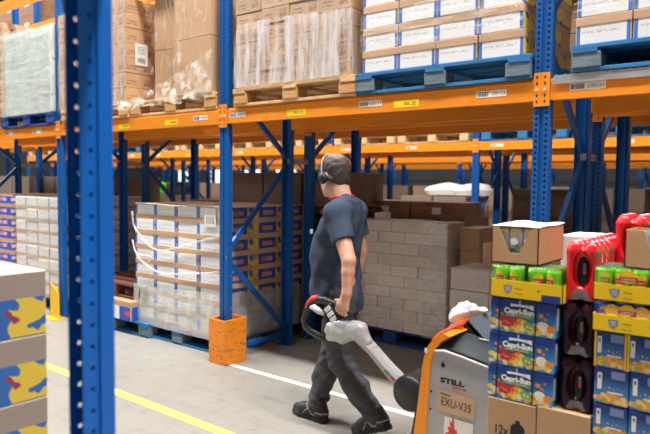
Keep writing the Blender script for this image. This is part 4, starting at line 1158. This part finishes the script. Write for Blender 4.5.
# fruit drink multipacks
pr = [simple('strawberry_print', (206,44,36), .5), simple('banana_print', (246,206,70), .5), simple('orange_print', (240,140,30), .5), simple('kiwi_print', (130,180,50), .5), simple('cream_print', (246,232,200), .5), simple('white_print', (244,246,248), .45), simple('navy_print', (20,44,110), .45), simple('black_strap', (24,24,30), .6), simple('green_banner_print', (120,176,40), .5)]
def m_drink(name, top, bot, h):
    a = Mat(name, top, .38); x, y, z = a.coords(); a.mix(((z/h-.18)*-1.6+1.0).clamp(), bot); return a.m
M['capri'] = m_drink('blue_multipack_print', (14,58,140), (70,160,222), .16)
rf = random.Random(11)
def multipack(w, d, h):
    b = MB(); b.cbox(-w/2,w/2,-d/2,d/2,0,h,.004,0)
    m = b; m.mo = 1; y = -d/2-.0008; L = -w/2
    for k in range(70):                                    # fruit along the lower edge
        fx = L+.012+rf.random()*(w-.024); fz = .014+rf.random()*.040
        m.disc((fx,y-.0004*k/46,fz), rf.uniform(.009,.015), rf.uniform(.008,.012), mat=rf.choice((1,1,2,4,4,1)), n=9)
    for q_, (fx, fz, r_, mt) in enumerate(((L+.075,.050,.024,0),(L+.092,.044,.020,0),(L+.132,.060,.017,0),(L+.148,.055,.016,2),(L+.165,.050,.014,1),(L+.182,.040,.018,3),(L+.198,.036,.014,3),(L+.252,.048,.021,5),(L+.252,.047,.014,4),(L+.288,.040,.016,2),(L+.02,.044,.014,1),(L+.04,.036,.014,4))):
        m.disc((fx,y-.0006-.00008*q_,fz+.004), r_*1.2, r_*1.05, mat=mt, n=12, wob=.06)
        if mt == 0:
            for q in range(3): m.disc((fx-.008+.008*q,y-.0019,fz+.004*(q%2)), .0022, .0022, mat=4, n=6)
        if mt == 3: m.disc((fx,y-.0019,fz), .006, .005, mat=4, n=8)
    for fx, fz, r_ in ((L+.036,.098,.009),(L+.058,.086,.007),(L+.243,.098,.012),(L+.262,.085,.007),(L+.275,.112,.005),(L+.034,.072,.006)): m.disc((fx,y-.0007,fz), r_, r_*.9, mat=2, n=9)
    m.rect((L+.142,y-.0006,.128), .088, .020, mat=5); m.rect((L+.143,y-.0007,.138), .004, .040, mat=5); m.rect((L+.195,y-.0006,.126), .026, .026, mat=5)
    m.disc((L+.140,y-.0007,.104), .080, .024, mat=6, n=20)
    m.add([(L+.075,y-.0009,.076),(L+.14,y-.0009,.082),(L+.208,y-.0009,.074),(L+.208,y-.0009,.088),(L+.14,y-.0009,.096),(L+.075,y-.0009,.090)], [(0,1,4,5),(1,2,3,4)], 8)
    m.text('Capri-Sun', (L+.140,y-.0024,.104), .034, mat=5, fit=.142, bold=.0020); m.text('MULTIVITAMIN', (L+.141,y-.0024,.083), .011, mat=5, fit=.10)
    m.rect((w/2+.0008,-d/2+.03,h*.55), .035, .10, (0,1,0), (0,0,1), 5)
    o = tag(b.build('drink_multipack', [M['capri']]+pr), 'x', 'drinks pack')
    for sx in (L+.046, L+.218):
        m = MB(); m.box(sx-.0032,sx+.0032,-d/2-.0036,-d/2-.0030,0,h,0); m.box(sx-.0032,sx+.0032,-d/2-.0030,d/2,h,h+.0008,0); m.build('strap', pr[7], o)
    return o
CP = multipack(.308, .36, .158)
for k, w_ in enumerate(('lowest','middle','topmost')):
    place(CP, (3.071+.003*k,-.772,.614+k*.1605), '%s blue fruit drink multipack on the left of the drinks load' % w_)
# yellow trays of cans
M['yellow'] = simple('yellow_tray_board', (250,208,10), .5, 0, .06, 4)
shield_m = [simple('shield_grey', (120,132,168), .5), M['white'], simple('tray_ink', (150,118,20), .6), simple('blue_notch', (24,58,140), .5)]
def tray(x0, x1, y0, y1, z0, h, label, notch=False):
    b = MB(); t_ = .004; cx, cy = (x0+x1)/2, (y0+y1)/2
    b.box(x0,x1,y0,y1,z0,z0+t_); b.box(x0,x1,y0,y0+t_,z0,z0+h); b.box(x0,x1,y1-t_,y1,z0,z0+h); b.box(x0,x0+t_,y0,y1,z0,z0+h); b.box(x1-t_,x1,y0,y1,z0,z0+h)
    m = b; m.mo = 1; sx = x0+.085; sz = z0+h*.52; s_ = .020; y = y0-.0007
    sh = [(-1,.9),(-.4,.75),(0,1),(.4,.75),(1,.9),(.9,-.2),(.5,-.8),(0,-1.1),(-.5,-.8),(-.9,-.2)]
    m.add([(sx+a_*s_,y,sz+c_*s_) for a_, c_ in sh][::-1], [tuple(range(10))], 0)
    for q in range(3): m.rect((sx,y-.0004,sz+.008-.008*q), .026-.003*q, .003, mat=1)
    m.rect((sx+.052,y,sz+.004), .034, .004, mat=2); m.rect((sx+.052,y,sz-.020), .040, .003, mat=2); m.rect((sx+.145,y,sz+.004), .012, .008, mat=2)
    if notch: m.rect((x1-.052,y-.0003,z0+h*.20), .085, h*.40, mat=3)
    b.v = [(vx-cx,vy-cy,vz-z0) for vx, vy, vz in b.v]
    return tag(b.build('can_tray', [M['yellow']]+shield_m, None, (cx,cy,z0)), label, 'tray')
tray(2.925,3.262,-.965,-.60,1.0990,.084, 'yellow cardboard can tray on the blue multipacks, under the open pouch box', True)
def m_can(name, col, dk):
    a = Mat(name, col, .28, .25); x, y, z = a.coords(); a.mix(((a.noise(14,2)-.5)*3).clamp()*.6, dk); return a.m
M['can_g'] = m_can('lime_green_can', (112,206,28), (58,150,24)); M['can_b'] = m_can('cobalt_can', (26,78,190), (16,44,130))
M['alu'] = simple('can_aluminium', (200,202,204), .3, .8)
dec = [simple('tea_label_yellow', (250,206,30), .4), simple('tea_label_red', (190,28,36), .4), M['white'], simple('lemon_print', (244,190,80), .45), simple('tea_dark_green', (30,96,30), .4)]
def can(h, mat):
    b = MB(); r = .0325
    b.lathe([(r*.80,0),(r*.88,.004),(r,.012),(r,h-.016),(r*.86,h-.006),(r*.86,h),(r*.78,h),(r*.76,h-.004)], 0, 0, 16, mats=[1,1,0,0,1,1,1])
    m = b; m.mo = 2
    def patch(a0, a1, z0, z1, k, mt, oval=True):
        def P(u, v):
            a_ = a0+(a1-a0)*u; s_ = math.sqrt(max(0,1-(2*u-1)**2)) if oval else 1
            zz = (z0+z1)/2+(z1-z0)/2*(2*v-1)*s_; return (math.sin(a_)*(r+k), -math.cos(a_)*(r+k), zz)
        m.sheet(P, 10, 2, mt, False)
    patch(-.75,.75,h*.36,h*.86,.0004,0); patch(-.70,.70,h*.52,h*.68,.0008,1,False)
    m.text('Lipton', (0,-r-.0016,h*.60), .012, mat=2, fit=.030)
    return tag(b.build('drink_can', [mat, M['alu']]+dec), 'x', 'can')
CG = can(.145, M['can_g'])
def cans(proto, xs, ys, z, label, group):
    for x_ in xs:
        for y_ in ys: place(proto, (x_,y_,z), label, group, random.uniform(-.5,.5))
Y3 = (-.925,-.857,-.789)
cans(CG, (2.968,3.036), Y3, 1.1035, 'lime green can in the left pack of the tray under the open pouch box', 'cans in the left pack of the left tray')
cans(CG, (3.140,3.208), Y3, 1.1035, 'lime green can in the right pack of the tray under the open pouch box', 'cans in the right pack of the left tray')
M['wrap_g'] = m_film('green_shrink_wrap', .22, .5, (110,200,40), (1,1,1), 9, .12)
def wrap(x0, x1, y0, y1, z0, z1, mat, label, nm='shrink_wrap', deco=None):
    """clear printed wrap with a round opening in its end"""
    b = MB(); cx, cz = (x0+x1)/2, (z0+z1)/2; w, h = (x1-x0)/2, (z1-z0)/2
    n = 24; ring = [(cx+w*.52*math.cos(2*PI*k/n), cz+h*.50*math.sin(2*PI*k/n)) for k in range(n)]
    out = []
    for k in range(n):
        c_, s_ = math.cos(2*PI*k/n), math.sin(2*PI*k/n); q = 1/max(abs(c_),abs(s_)); out.append((cx+w*c_*q, cz+h*s_*q))
    vs = [(a_,y0,c_) for a_, c_ in ring]+[(a_,y0,c_) for a_, c_ in out]+[(a_,y1,c_) for a_, c_ in out]
    b.add(vs, [(k,(k+1)%n,n+(k+1)%n,n+k) for k in range(n)]+[(n+k,n+(k+1)%n,2*n+(k+1)%n,2*n+k) for k in range(n)], 0, True)
    if deco: b.mo = 1; deco(b)
    return tag(b.build(nm, [mat]+dec), label, 'shrink wrap')
wrap(2.932,3.072,-.960,-.754,1.106,1.2490,M['wrap_g'],'green shrink wrap round the left can pack under the open pouch box')
wrap(3.104,3.244,-.960,-.754,1.106,1.2490,M['wrap_g'],'green shrink wrap round the right can pack under the open pouch box')
# open display boxes with a V-cut front
def display_box(x0, x1, y0, y1, z0, h, label, plabel, pgroup, cut=(.14,.86,.40,.60,.30)):
    cx, cy = (x0+x1)/2, (y0+y1)/2; w = x1-x0; d = y1-y0; t_ = .005
    b = MB()
    b.box(-w/2,w/2,-d/2,d/2,0,t_); b.box(-w/2,w/2,d/2-t_,d/2,0,h); b.box(-w/2,-w/2+t_,-d/2,d/2,0,h); b.box(w/2-t_,w/2,-d/2,d/2,0,h)
    P = [(-w/2,0),(w/2,0),(w/2,h),(-w/2+w*cut[1],h),(-w/2+w*cut[3],h*cut[4]),(-w/2+w*cut[2],h*cut[4]),(-w/2+w*cut[0],h),(-w/2,h)]
    vs = [(a_,-d/2,c_) for a_, c_ in P]+[(a_,-d/2+t_,c_) for a_, c_ in P]
    fr = [(0,1,4,5),(1,2,3,4),(0,5,6,7)]; b.add(vs, fr+[tuple(8+i for i in f[::-1]) for f in fr]+[(i,(i+1)%8,8+(i+1)%8,8+i)[::-1] for i in range(8)], 0)
    o = tag(b.build('display_box', m_kraft('display_board', (204,160,116)), None, (cx,cy,z0)), label, 'carton')
    # pouches standing inside
    a = Mat('silver_pouch_print', (222,228,228), .3, .1)
    pm = [a.m, simple('pouch_yellow', (226,190,60), .4), simple('pouch_navy', (40,70,110), .4), M['white'], simple('pouch_green', (96,130,70), .4)]
    pb = MB(); pw, ph = .062, h-.012
    prof = [(-.5,0),(.5,0),(.5,.86),(.42,1.0),(-.42,1.0),(-.5,.86)]
    for k, yy in enumerate((-.011,.011)):
        vs = [(a_*pw, yy*(1.1 if 0 < i < 3 else .35)*(1 if c_ < .5 else .3), c_*ph) for i, (a_, c_) in enumerate(prof)]
        pb.add(vs, [tuple(range(6)) if k == 0 else tuple(range(6))[::-1]], 0)
    pb.add([(a_*pw,-.006,c_*ph) for a_, c_ in prof]+[(a_*pw,.006,c_*ph) for a_, c_ in prof], [(i,(i+1)%6,6+(i+1)%6,6+i) for i in range(6)], 0)
    m = pb; m.disc((-.005,-.0140,ph*.62), .020, .016, mat=3); m.rect((.0,-.0145,ph*.34), .05, .020, mat=2); m.rect((.004,-.0145,ph*.92), .05, .014, mat=1); m.disc((.012,-.0148,ph*.42), .014, .018, mat=4); m.disc((-.014,-.0148,ph*.22), .012, .010, mat=1); po = tag(pb.build('drink_pouch', pm), 'x', 'pouch', pgroup)
    nx = int((w-.02)/.066); ny = 4
    for j in range(ny):
        for i in range(nx):
            place(po, (cx-(nx-1)*.033+.066*i, y0+.0215+j*.032, z0+.006), plabel, pgroup)
    return o
display_box(2.908,3.134,-.925,-.575,1.2560,.172, 'open brown box with a V cut front on top of the left can tray', 'silver drink pouch in the open brown box under the white sheet', 'pouches in the open brown box')
b = MB(); b.sheet(lambda u,v: (2.900+.240*u-.020*max(0,.15-u)*4*v, -.922+.35*v, 1.4315+.006*math.sin(9*u)*math.sin(7*v)+.006*v), 14, 14)
b.sheet(lambda u,v: (2.903-.022*v, -.80+.06*u+.02*v, 1.432-.040*v*(1-.4*u)), 4, 4)
tag(b.build('cover_sheet', simple('glossy_white_sheet', (240,240,242), .25)), 'glossy white sheet lying over the open brown pouch box', 'cover sheet')
# shrink packs of bottles
M['wrap_r'] = simple('red_shrink_print', (214,22,36), .22, 0, .2, 9, .6); M['wrap_p'] = simple('dark_purple_shrink_print', (44,12,30), .3, 0, .0, 9, .3)
M['cola'] = simple('dark_cola_bottle', (26,12,12), .12); M['clear'] = simple('clear_wrap_gather', (120,114,122), .25)
a = Mat('red_side_print', (222,40,50), .25); x, y, z = a.coords(); a.mix(between((y*14+.2).fract(), .40, .72)*(a.noise(24,2) > .40), (236,238,236)); a.mix(between((y*14+.2).fract(), .72, .92)*(a.noise(30,2) > .42), (30,120,80)); M['wrap_rs'] = a.m
def shrink_pack(name, w, d, h, wm, side=None, shoulder=.75):
    t = thing(name, 'x', 'drinks pack'); r = w/4
    F = Field((-w/2-.02,-d/2-.02,-.02), (w/2+.02,d/2+.02,h+.02), .004)
    ny = max(2, round(d/(2*r))); dy = d/ny
    for i in (-1,1):
        for j in range(ny):
            c = (i*r, -d/2+dy*(j+.5))
            F.chain([(c[0],c[1],.022),(c[0],c[1],h*.86),(c[0],c[1],h-.020)], [r*.98,r*.98,r*.70], .018)
    F.box((0,0,h*.45), (w/2-.004,d/2-.010,h*.42), None, .02, .01)
    F.box((0,0,-.03), (w,d,.033), None, .001, 0, True)
    F.ell((0,-d/2,h*.53), (w*.30,.042,h*.33), None, .006, True)
    def mf(P):
        m = np.zeros(len(P)); m[(P[:,2] < h*.20)&(P[:,1] < -d/2+.04)&(np.abs(P[:,0]) < w*.26*(1.2-P[:,2]/h*2.6))] = 1
        if side is not None: m[(P[:,0] > w/2-.012)&(P[:,2] > h*.15)] = 2
        return m
    field_obj('shrink_film', F, [wm, M['clear']]+([side] if side else []), t, 1, mf)
    b = MB(); b.lathe([(r*.8,.004),(r*.86,.02),(r*.86,h*.62),(r*.6,h*.80)], 0, -d/2+.052, 14); b.rect((.008,-d/2+.052-r*.87,h*.55), .012, .05, mat=1); b.rect((.010,-d/2+.052-r*.88,h*.50), .009, .016, mat=2); b.build('bottle', [M['cola'], M['clear'], M['t_red']], t)
    for i in (-1,1):
        for j in range(ny):
            m = MB(); m.lathe([(r*.42,0),(r*.42,.007),(r*.36,.009)], i*r, -d/2+dy*(j+.5), 12); m.v = [(vx,vy,vz+h-.003) for vx, vy, vz in m.v]; m.build('bottle_cap', M['alu'], t)
    return t
SPR = shrink_pack('red_bottle_pack', .144, .215, .258, M['wrap_r'], M['wrap_rs']); SPP = shrink_pack('purple_bottle_pack', .148, .215, .236, M['wrap_p'])
XR = 3.322
for j, w_ in enumerate(('front','second','rearmost')):
    for k, (lv, zz) in enumerate((('lower',.6235),('upper',.8705))):
        place(SPP, (XR,-.822+.222*j,zz), '%s dark purple bottle pack in the %s row of the narrow column' % (lv,w_)) if True else 0
    place(SPR, (XR+.004,-.822+.222*j,1.1175), '%s red bottle pack in the row on top of the dark purple packs' % w_)
place(SPR, (3.464,-.560,1.2325), 'tall red bottle pack standing highest behind the right pouch box')
place(SPR, (3.612,-.560,1.2325), 'red bottle pack beside the highest one at the right edge')
# right hand column: juice cartons, blue tea tray, green tea tray, pouch box
M['juice'] = m_drink('blue_juice_print', (20,52,128), (70,150,210), .15)
jm = [simple('lilac_panel', (122,138,186), .5), M['white'], simple('apricot_print', (236,160,50), .5), simple('pale_fruit_print', (240,206,120), .5), simple('lime_print', (140,190,60), .5), M['yellow'], M['black'], simple('red_dot', (220,90,70), .5)]
def juice(w, d, h, edge):
    b = MB(); b.cbox(-w/2,w/2,-d/2,d/2,0,h,.003); m = b; m.mo = 1; y = -d/2-.0008; L = -w/2
    for k in range(30): m.disc((L+.010+rf.random()*(w-.020),y-.0003*k/30,.014+rf.random()*.026), .014, .011, mat=rf.choice((2,2,3)), n=8)
    m.rect((L+w*.70,y-.0005,h*.83), w*.40, h*.22, mat=0); m.rect((L+w*.16,y-.0005,h*.62), w*.13, h*.46, mat=1); m.rect((L+w*.16,y-.0009,h*.74), w*.05, h*.10, mat=6)
    for q in range(5): m.disc((L+w*(.32+.13*q),y-.0007,h*(.44+.03*(q%2))), .004, .004, mat=(7,3,2,4,7)[q], n=6)
    m.rect((L+w*.62,y-.0006,h*.34), w*.45, h*.05, mat=1); m.disc((L+w*.30,y-.0008,h*.12), .012, .009, mat=4, n=9)
    if edge:
        m.rect((L+.004,y-.001,h/2), .008, h, mat=5); m.rect((-L-.004,y-.001,h/2), .008, h, mat=5)
    return tag(b.build('juice_carton', [M['juice']]+jm), 'x', 'carton')
J1 = juice(.128, .24, .155, True); J2 = juice(.136, .24, .146, False); J4 = juice(.136, .24, .155, False)
for k, w_ in ((0,'lowest'),(1,'second lowest'),(2,'third lowest')):
    for i in range(4): place(J2, (3.470+.140*i,-.83,BASE+.002+.1475*k), 'blue juice carton in the %s row of the right hand column' % w_, 'juice cartons, %s row' % w_)
for i in range(4): place(J4, (3.470+.140*i,-.83,BASE+.4445+.003), 'blue juice carton in the fourth row of the right hand column', 'juice cartons, fourth row')
J3 = place(J1, (3.462,-.83,.8525), 'blue juice carton with yellow edges in the top row under the yellow trays', 'yellow edged juice cartons, top row')
for i in range(1,4): dup(J3, (3.462+.131*i,-.83,.8525))
tray(3.388,3.940,-.965,-.70,1.0095,.074, 'lower yellow can tray of the right hand column, with blue lemon cans')
tray(3.388,3.940,-.965,-.70,1.1415+.0,.072, 'upper yellow can tray of the right hand column, with green tea cans')
XS = [3.428+.068*i for i in range(7)]
CBS = can(.126, M['can_b']); CGS = can(.138, M['can_g'])
cans(CBS, XS, Y3, 1.0140, 'cobalt blue lemon tea can in the lower right hand yellow tray', 'blue cans in the lower right tray')
cans(CGS, XS, Y3, 1.1460, 'lime green tea can in the upper right hand yellow tray', 'green cans in the upper right tray')
M['wrap_b'] = m_film('blue_shrink_wrap', .25, .5, (30,80,200), (1,1,1), 9, .12)
def tea_wrap(z0, z1, mat, label, lemons):
    h = z1-z0
    def deco(m):
        if lemons:
            for x_, r_ in ((3.465,.030),(3.505,.024),(3.582,.032)): m.disc((x_,-.9618-.0001*r_,z0+h*.72), r_, r_*.85, mat=3, n=14)
        m.disc((3.525,-.9622,z0+h*.76), .040 if not lemons else .03, h*.20, mat=0, n=18); m.rect((3.525,-.9626,z0+h*.70), .070, h*.13, mat=1); m.text('Lipton', (3.525,-.9632,z0+h*.70), .018, mat=2, fit=.052)
    wrap(3.393,3.660,-.9605,-.752,z0,z1,mat,label,deco=deco)
tea_wrap(1.016,1.138,M['wrap_b'],'blue shrink wrap with lemons and a red band in the lower right tray',True)
tea_wrap(1.148,1.281,M['wrap_g'],'green shrink wrap with a yellow and red tea label in the upper right tray',False)
display_box(3.498,3.730,-.930,-.715,1.2850,.158, 'brown open fronted pouch box on the green cans at the right edge', 'silver drink pouch in the brown box at the right edge', 'pouches in the right edge box', (.30,.98,.48,.80,.30))
# rear half of the load
KR = m_kraft('rear_kraft_board', (186,148,112))
for i, (xa, xb) in enumerate(((2.93,3.235),)):
    for k in range(3): box_thing('brown_carton', xa,xb,-.565,-.19,BASE+.288*k,BASE+.286+.288*k, KR, '%s brown carton hidden behind the blue multipacks' % ('lowest','middle','topmost')[k])
box_thing('white_carton', 3.100,3.240,-.50,-.22,BASE+.865,1.372, simple('white_board', (234,236,238), .5), 'white carton peeking out behind the open pouch box and red packs')
for i, (xa, xb) in enumerate(((3.402,3.67),(3.675,3.94))):
    for k in range(3): box_thing('brown_carton', xa,xb,-.695,-.19,BASE+.327*k,BASE+.325+.327*k, KR, '%s brown carton of the %s pile behind the juice cartons' % (('lowest','middle','topmost')[k],('left','right')[i]))

# ------------------------------------------------------------------ stretch film
M['film_corner'] = m_film('whitish_stretch_film', .22, .6, (240,240,240), (1.5,1.5,2.5), 3)
M['film_lower'] = m_film('glossy_stretch_film', .34, .9, stretch=(6,6,.5), scale=3.0, cut=.5, rough=.12)
def film(label, x0, x1, y0, y1, z0, z1, mat, side=True, amp=.012, cat='stretch film', nv=14, flare=0.0, seed=0):
    """a turn of film round the front and one side of a load"""
    r = random.Random(seed); ph = [r.uniform(0,6) for _ in range(8)]
    L1_, L2_ = x1-x0, (y1-y0 if side else 0); tot = L1_+L2_
    def P(u, v):
        s = u*tot; z = z0+(z1-z0)*v
        zz = z + .02*math.sin(3*s+ph[0])*(1 if v > .5 else 0)
        d = .004+amp*(.5+.5*math.sin(17*s+3*z+ph[1]))*(.5+.5*math.sin(41*s-9*z+ph[2]))+flare*(1-v)**2
        if s <= L1_: return (x0+s, y0-d, zz)
        return (x1+d, y0+(s-L1_), zz)
    b = MB(); b.sheet(P, int(tot/.02), nv); return tag(b.build('stretch_film', mat), label, cat)
film('clear film wrapped round the lower half of the brown cartons over the man', .168, 1.386, -.03, .86, BZ+.155, BZ+.66, M['film_lower'], seed=1)
film('thin clear film across the white cartons above the yellow sticker', 1.495, 2.69, -.036, .8, BZ+.30, BZ+.56, M['film'], False, .006, seed=2)
film('clear film on the white carton stack cut off by the right edge', 2.98, 4.25, -.036, .8, BZ+.30, BZ+.9, M['film'], False, .006, seed=12)
film('milky film round the pale cartons at the upper left', -4.13, -2.915, -.035, .86, BZ+.14, BZ+1.17, M['film_milky'], seed=3)
film('creased film on the front of the labelled brown stack', -2.73, -1.415, -.034, .3, BZ+.13, BZ+1.2, M['film_v'], False, seed=4)
film('milky film round the foot of the roped white floor stack', -1.495, -.145, .105, 1.3, .13, .56, M['film_milky'], seed=5)
film('film round the lower part of the pale floor stack left of the yellow guard', -4.145, -2.975, .11, 1.3, .13, 1.40, M['film'], seed=6)
film('clear film turned round the corner of the grey cartons behind the man', 1.20, 1.442, 1.452, 1.82, .15, 1.25, M['film_corner'], True, .01, seed=7)
# loose film over the big cartons, and its torn skirt
M['film_loose'] = m_film('loose_stretch_film', .07, .8, (248,244,238), (2.2,2.2,.8), 7, .14, .57)  # the white streaks are sheen painted into the film
M['film_skirt'] = m_film('gathered_stretch_film', .18, .5, (248,244,238), (3.5,3.5,1.6), 6, .14, .5)
b = MB(); b.sheet(lambda u,v: (-1.30+1.19*u, -.034-.012*math.sin(31*u+6*v)-.012*math.sin(17*v+9*u)+(.15*min(1,(.46-u)*9) if u < .46 else 0), BZ+.20+1.4*v), 50, 30)
tag(b.build('stretch_film', M['film_loose']), 'loose clear film over the large brown cartons beside the guarded post', 'stretch film')
def PS(u, v):
    x = -1.52+1.42*u; top = BZ+.16+.42*max(0,u-.12)**1.3; z = BZ+.05+.04*u+(top-BZ-.05-.04*u)*v
    return (x+.03*math.sin(15*u)*(1-v), -.055-.10*(1-v)**1.5*(.55+.45*math.sin(24*u+2*v))-.015*math.sin(40*u+8*v), z+.012*math.sin(33*u)*(1-v))
b = MB(); b.sheet(PS, 60, 14); tag(b.build('stretch_film', M['film_skirt']), 'torn gathered film skirt hanging over the pallet edge beside the guarded post', 'stretch film')
# roped film strands
def strand(pts, r, label):
    P3 = []
    pts = [Vector(p) for p in pts]
    for i in range(len(pts)-1):
        p0 = pts[max(i-1,0)]; p1 = pts[i]; p2 = pts[i+1]; p3 = pts[min(i+2,len(pts)-1)]
        for k in range(6):
            t = k/6; P3.append(.5*((2*p1)+(p2-p0)*t+(2*p0-5*p1+4*p2-p3)*t*t+(3*p1-p0-3*p2+p3)*t**3))
    P3.append(pts[-1]); b = MB(); b.tube(P3, [r*(.7+.5*math.sin(i*1.3)**2) for i in range(len(P3))], 0, 6, flat=1.0)
    tag(b.build('film_strand', M['film_rope']), label, 'film strand')
strand([(-1.50,.09,1.30),(-1.43,.08,1.12),(-1.12,.085,.93),(-.80,.09,.96),(-.45,.09,1.05),(-.14,.095,1.12)], .011, 'upper white rope of twisted film sagging across the white cartons')
strand([(-1.50,.09,1.00),(-1.38,.08,.82),(-1.05,.085,.70),(-.7,.09,.72),(-.14,.095,.79)], .010, 'lower white rope of twisted film across the white cartons')
strand([(-1.50,.09,.98),(-1.40,.08,.86),(-1.18,.085,.84),(-1.42,.09,.66)], .007, 'short kinked strand of film at the corner of the roped white cartons')
b = MB(); b.rect((-.30,.108,1.285), .16, .18, mat=0)
for k in range(6): b.rect((-.35+.02*k,.1075,1.26), .009, .07, mat=1)
b.rect((-.142,.2,1.25), .1, .2, (0,1,0), (0,0,1), 0)
tag(b.build('shipping_label', [M['white'], M['grey_ink']]), 'white paper label on the corner of the roped white cartons', 'label')

# ------------------------------------------------------------------ lights
def area(name, loc, sx, sy, power, col=(1,.985,.955)):
    l = bpy.data.lights.new(name, 'AREA'); l.shape = 'RECTANGLE'; l.size = sx; l.size_y = sy; l.energy = power; l.color = col
    o = bpy.data.objects.new(name, l); C.objects.link(o); o.location = loc; return o
for k, x in enumerate((-17,-12,-7,-2,3,8)): area('aisle_and_fill_lamp', (x,-1.7,9.6), 3.2, .5, 800)
for k, x in enumerate((-20,-14,-8,-2,4)): area('aisle_and_fill_lamp', (x,3.2,9.6), 3.6, .5, 130)
for k, x in enumerate((-24,-17,-10,-3)): area('aisle_and_fill_lamp', (x,8.7,9.6), 4, .5, 260)
for k, x in enumerate((-28,-20,-12,-4)): area('aisle_and_fill_lamp', (x,14.2,9.6), 4, .8, 260)
area('aisle_and_fill_lamp', (0,-7.6,9.0), 10, 1.0, 250)  # unseen lamp added behind the camera as frontal fill
w = bpy.data.worlds.new('World'); bpy.context.scene.world = w; w.use_nodes = True
w.node_tree.nodes['Background'].inputs[0].default_value = (.75,.85,1,1); w.node_tree.nodes['Background'].inputs[1].default_value = .03

# ------------------------------------------------------------------ camera
cam = bpy.data.cameras.new('camera'); co = bpy.data.objects.new('camera', cam); C.objects.link(co)
yaw, pit, roll, f = -.6720, -.0575, .0107, 622.723
fw = Vector((math.sin(yaw)*math.cos(pit), math.cos(yaw)*math.cos(pit), math.sin(pit)))
r = Vector((math.cos(yaw), -math.sin(yaw), 0)); u = r.cross(fw)
r2 = r*math.cos(roll)+u*math.sin(roll); u2 = u*math.cos(roll)-r*math.sin(roll)
m = Matrix((r2, u2, -fw)).transposed().to_4x4(); m.translation = Vector((4.1326,-3.7484,1.6334))
co.matrix_world = m
cam.sensor_width = 36; cam.sensor_fit = 'HORIZONTAL'; cam.lens = f/650*36; cam.clip_start = .05
cam.dof.use_dof = True; cam.dof.focus_distance = 4.15; cam.dof.aperture_fstop = 1.8; cam.dof.aperture_blades = 0
sc = bpy.context.scene; sc.camera = co
sc.view_settings.view_transform = 'Standard'; sc.view_settings.look = 'None'; sc.view_settings.gamma = 1
sc.view_settings.use_curve_mapping = False; sc.view_settings.exposure = 0.05
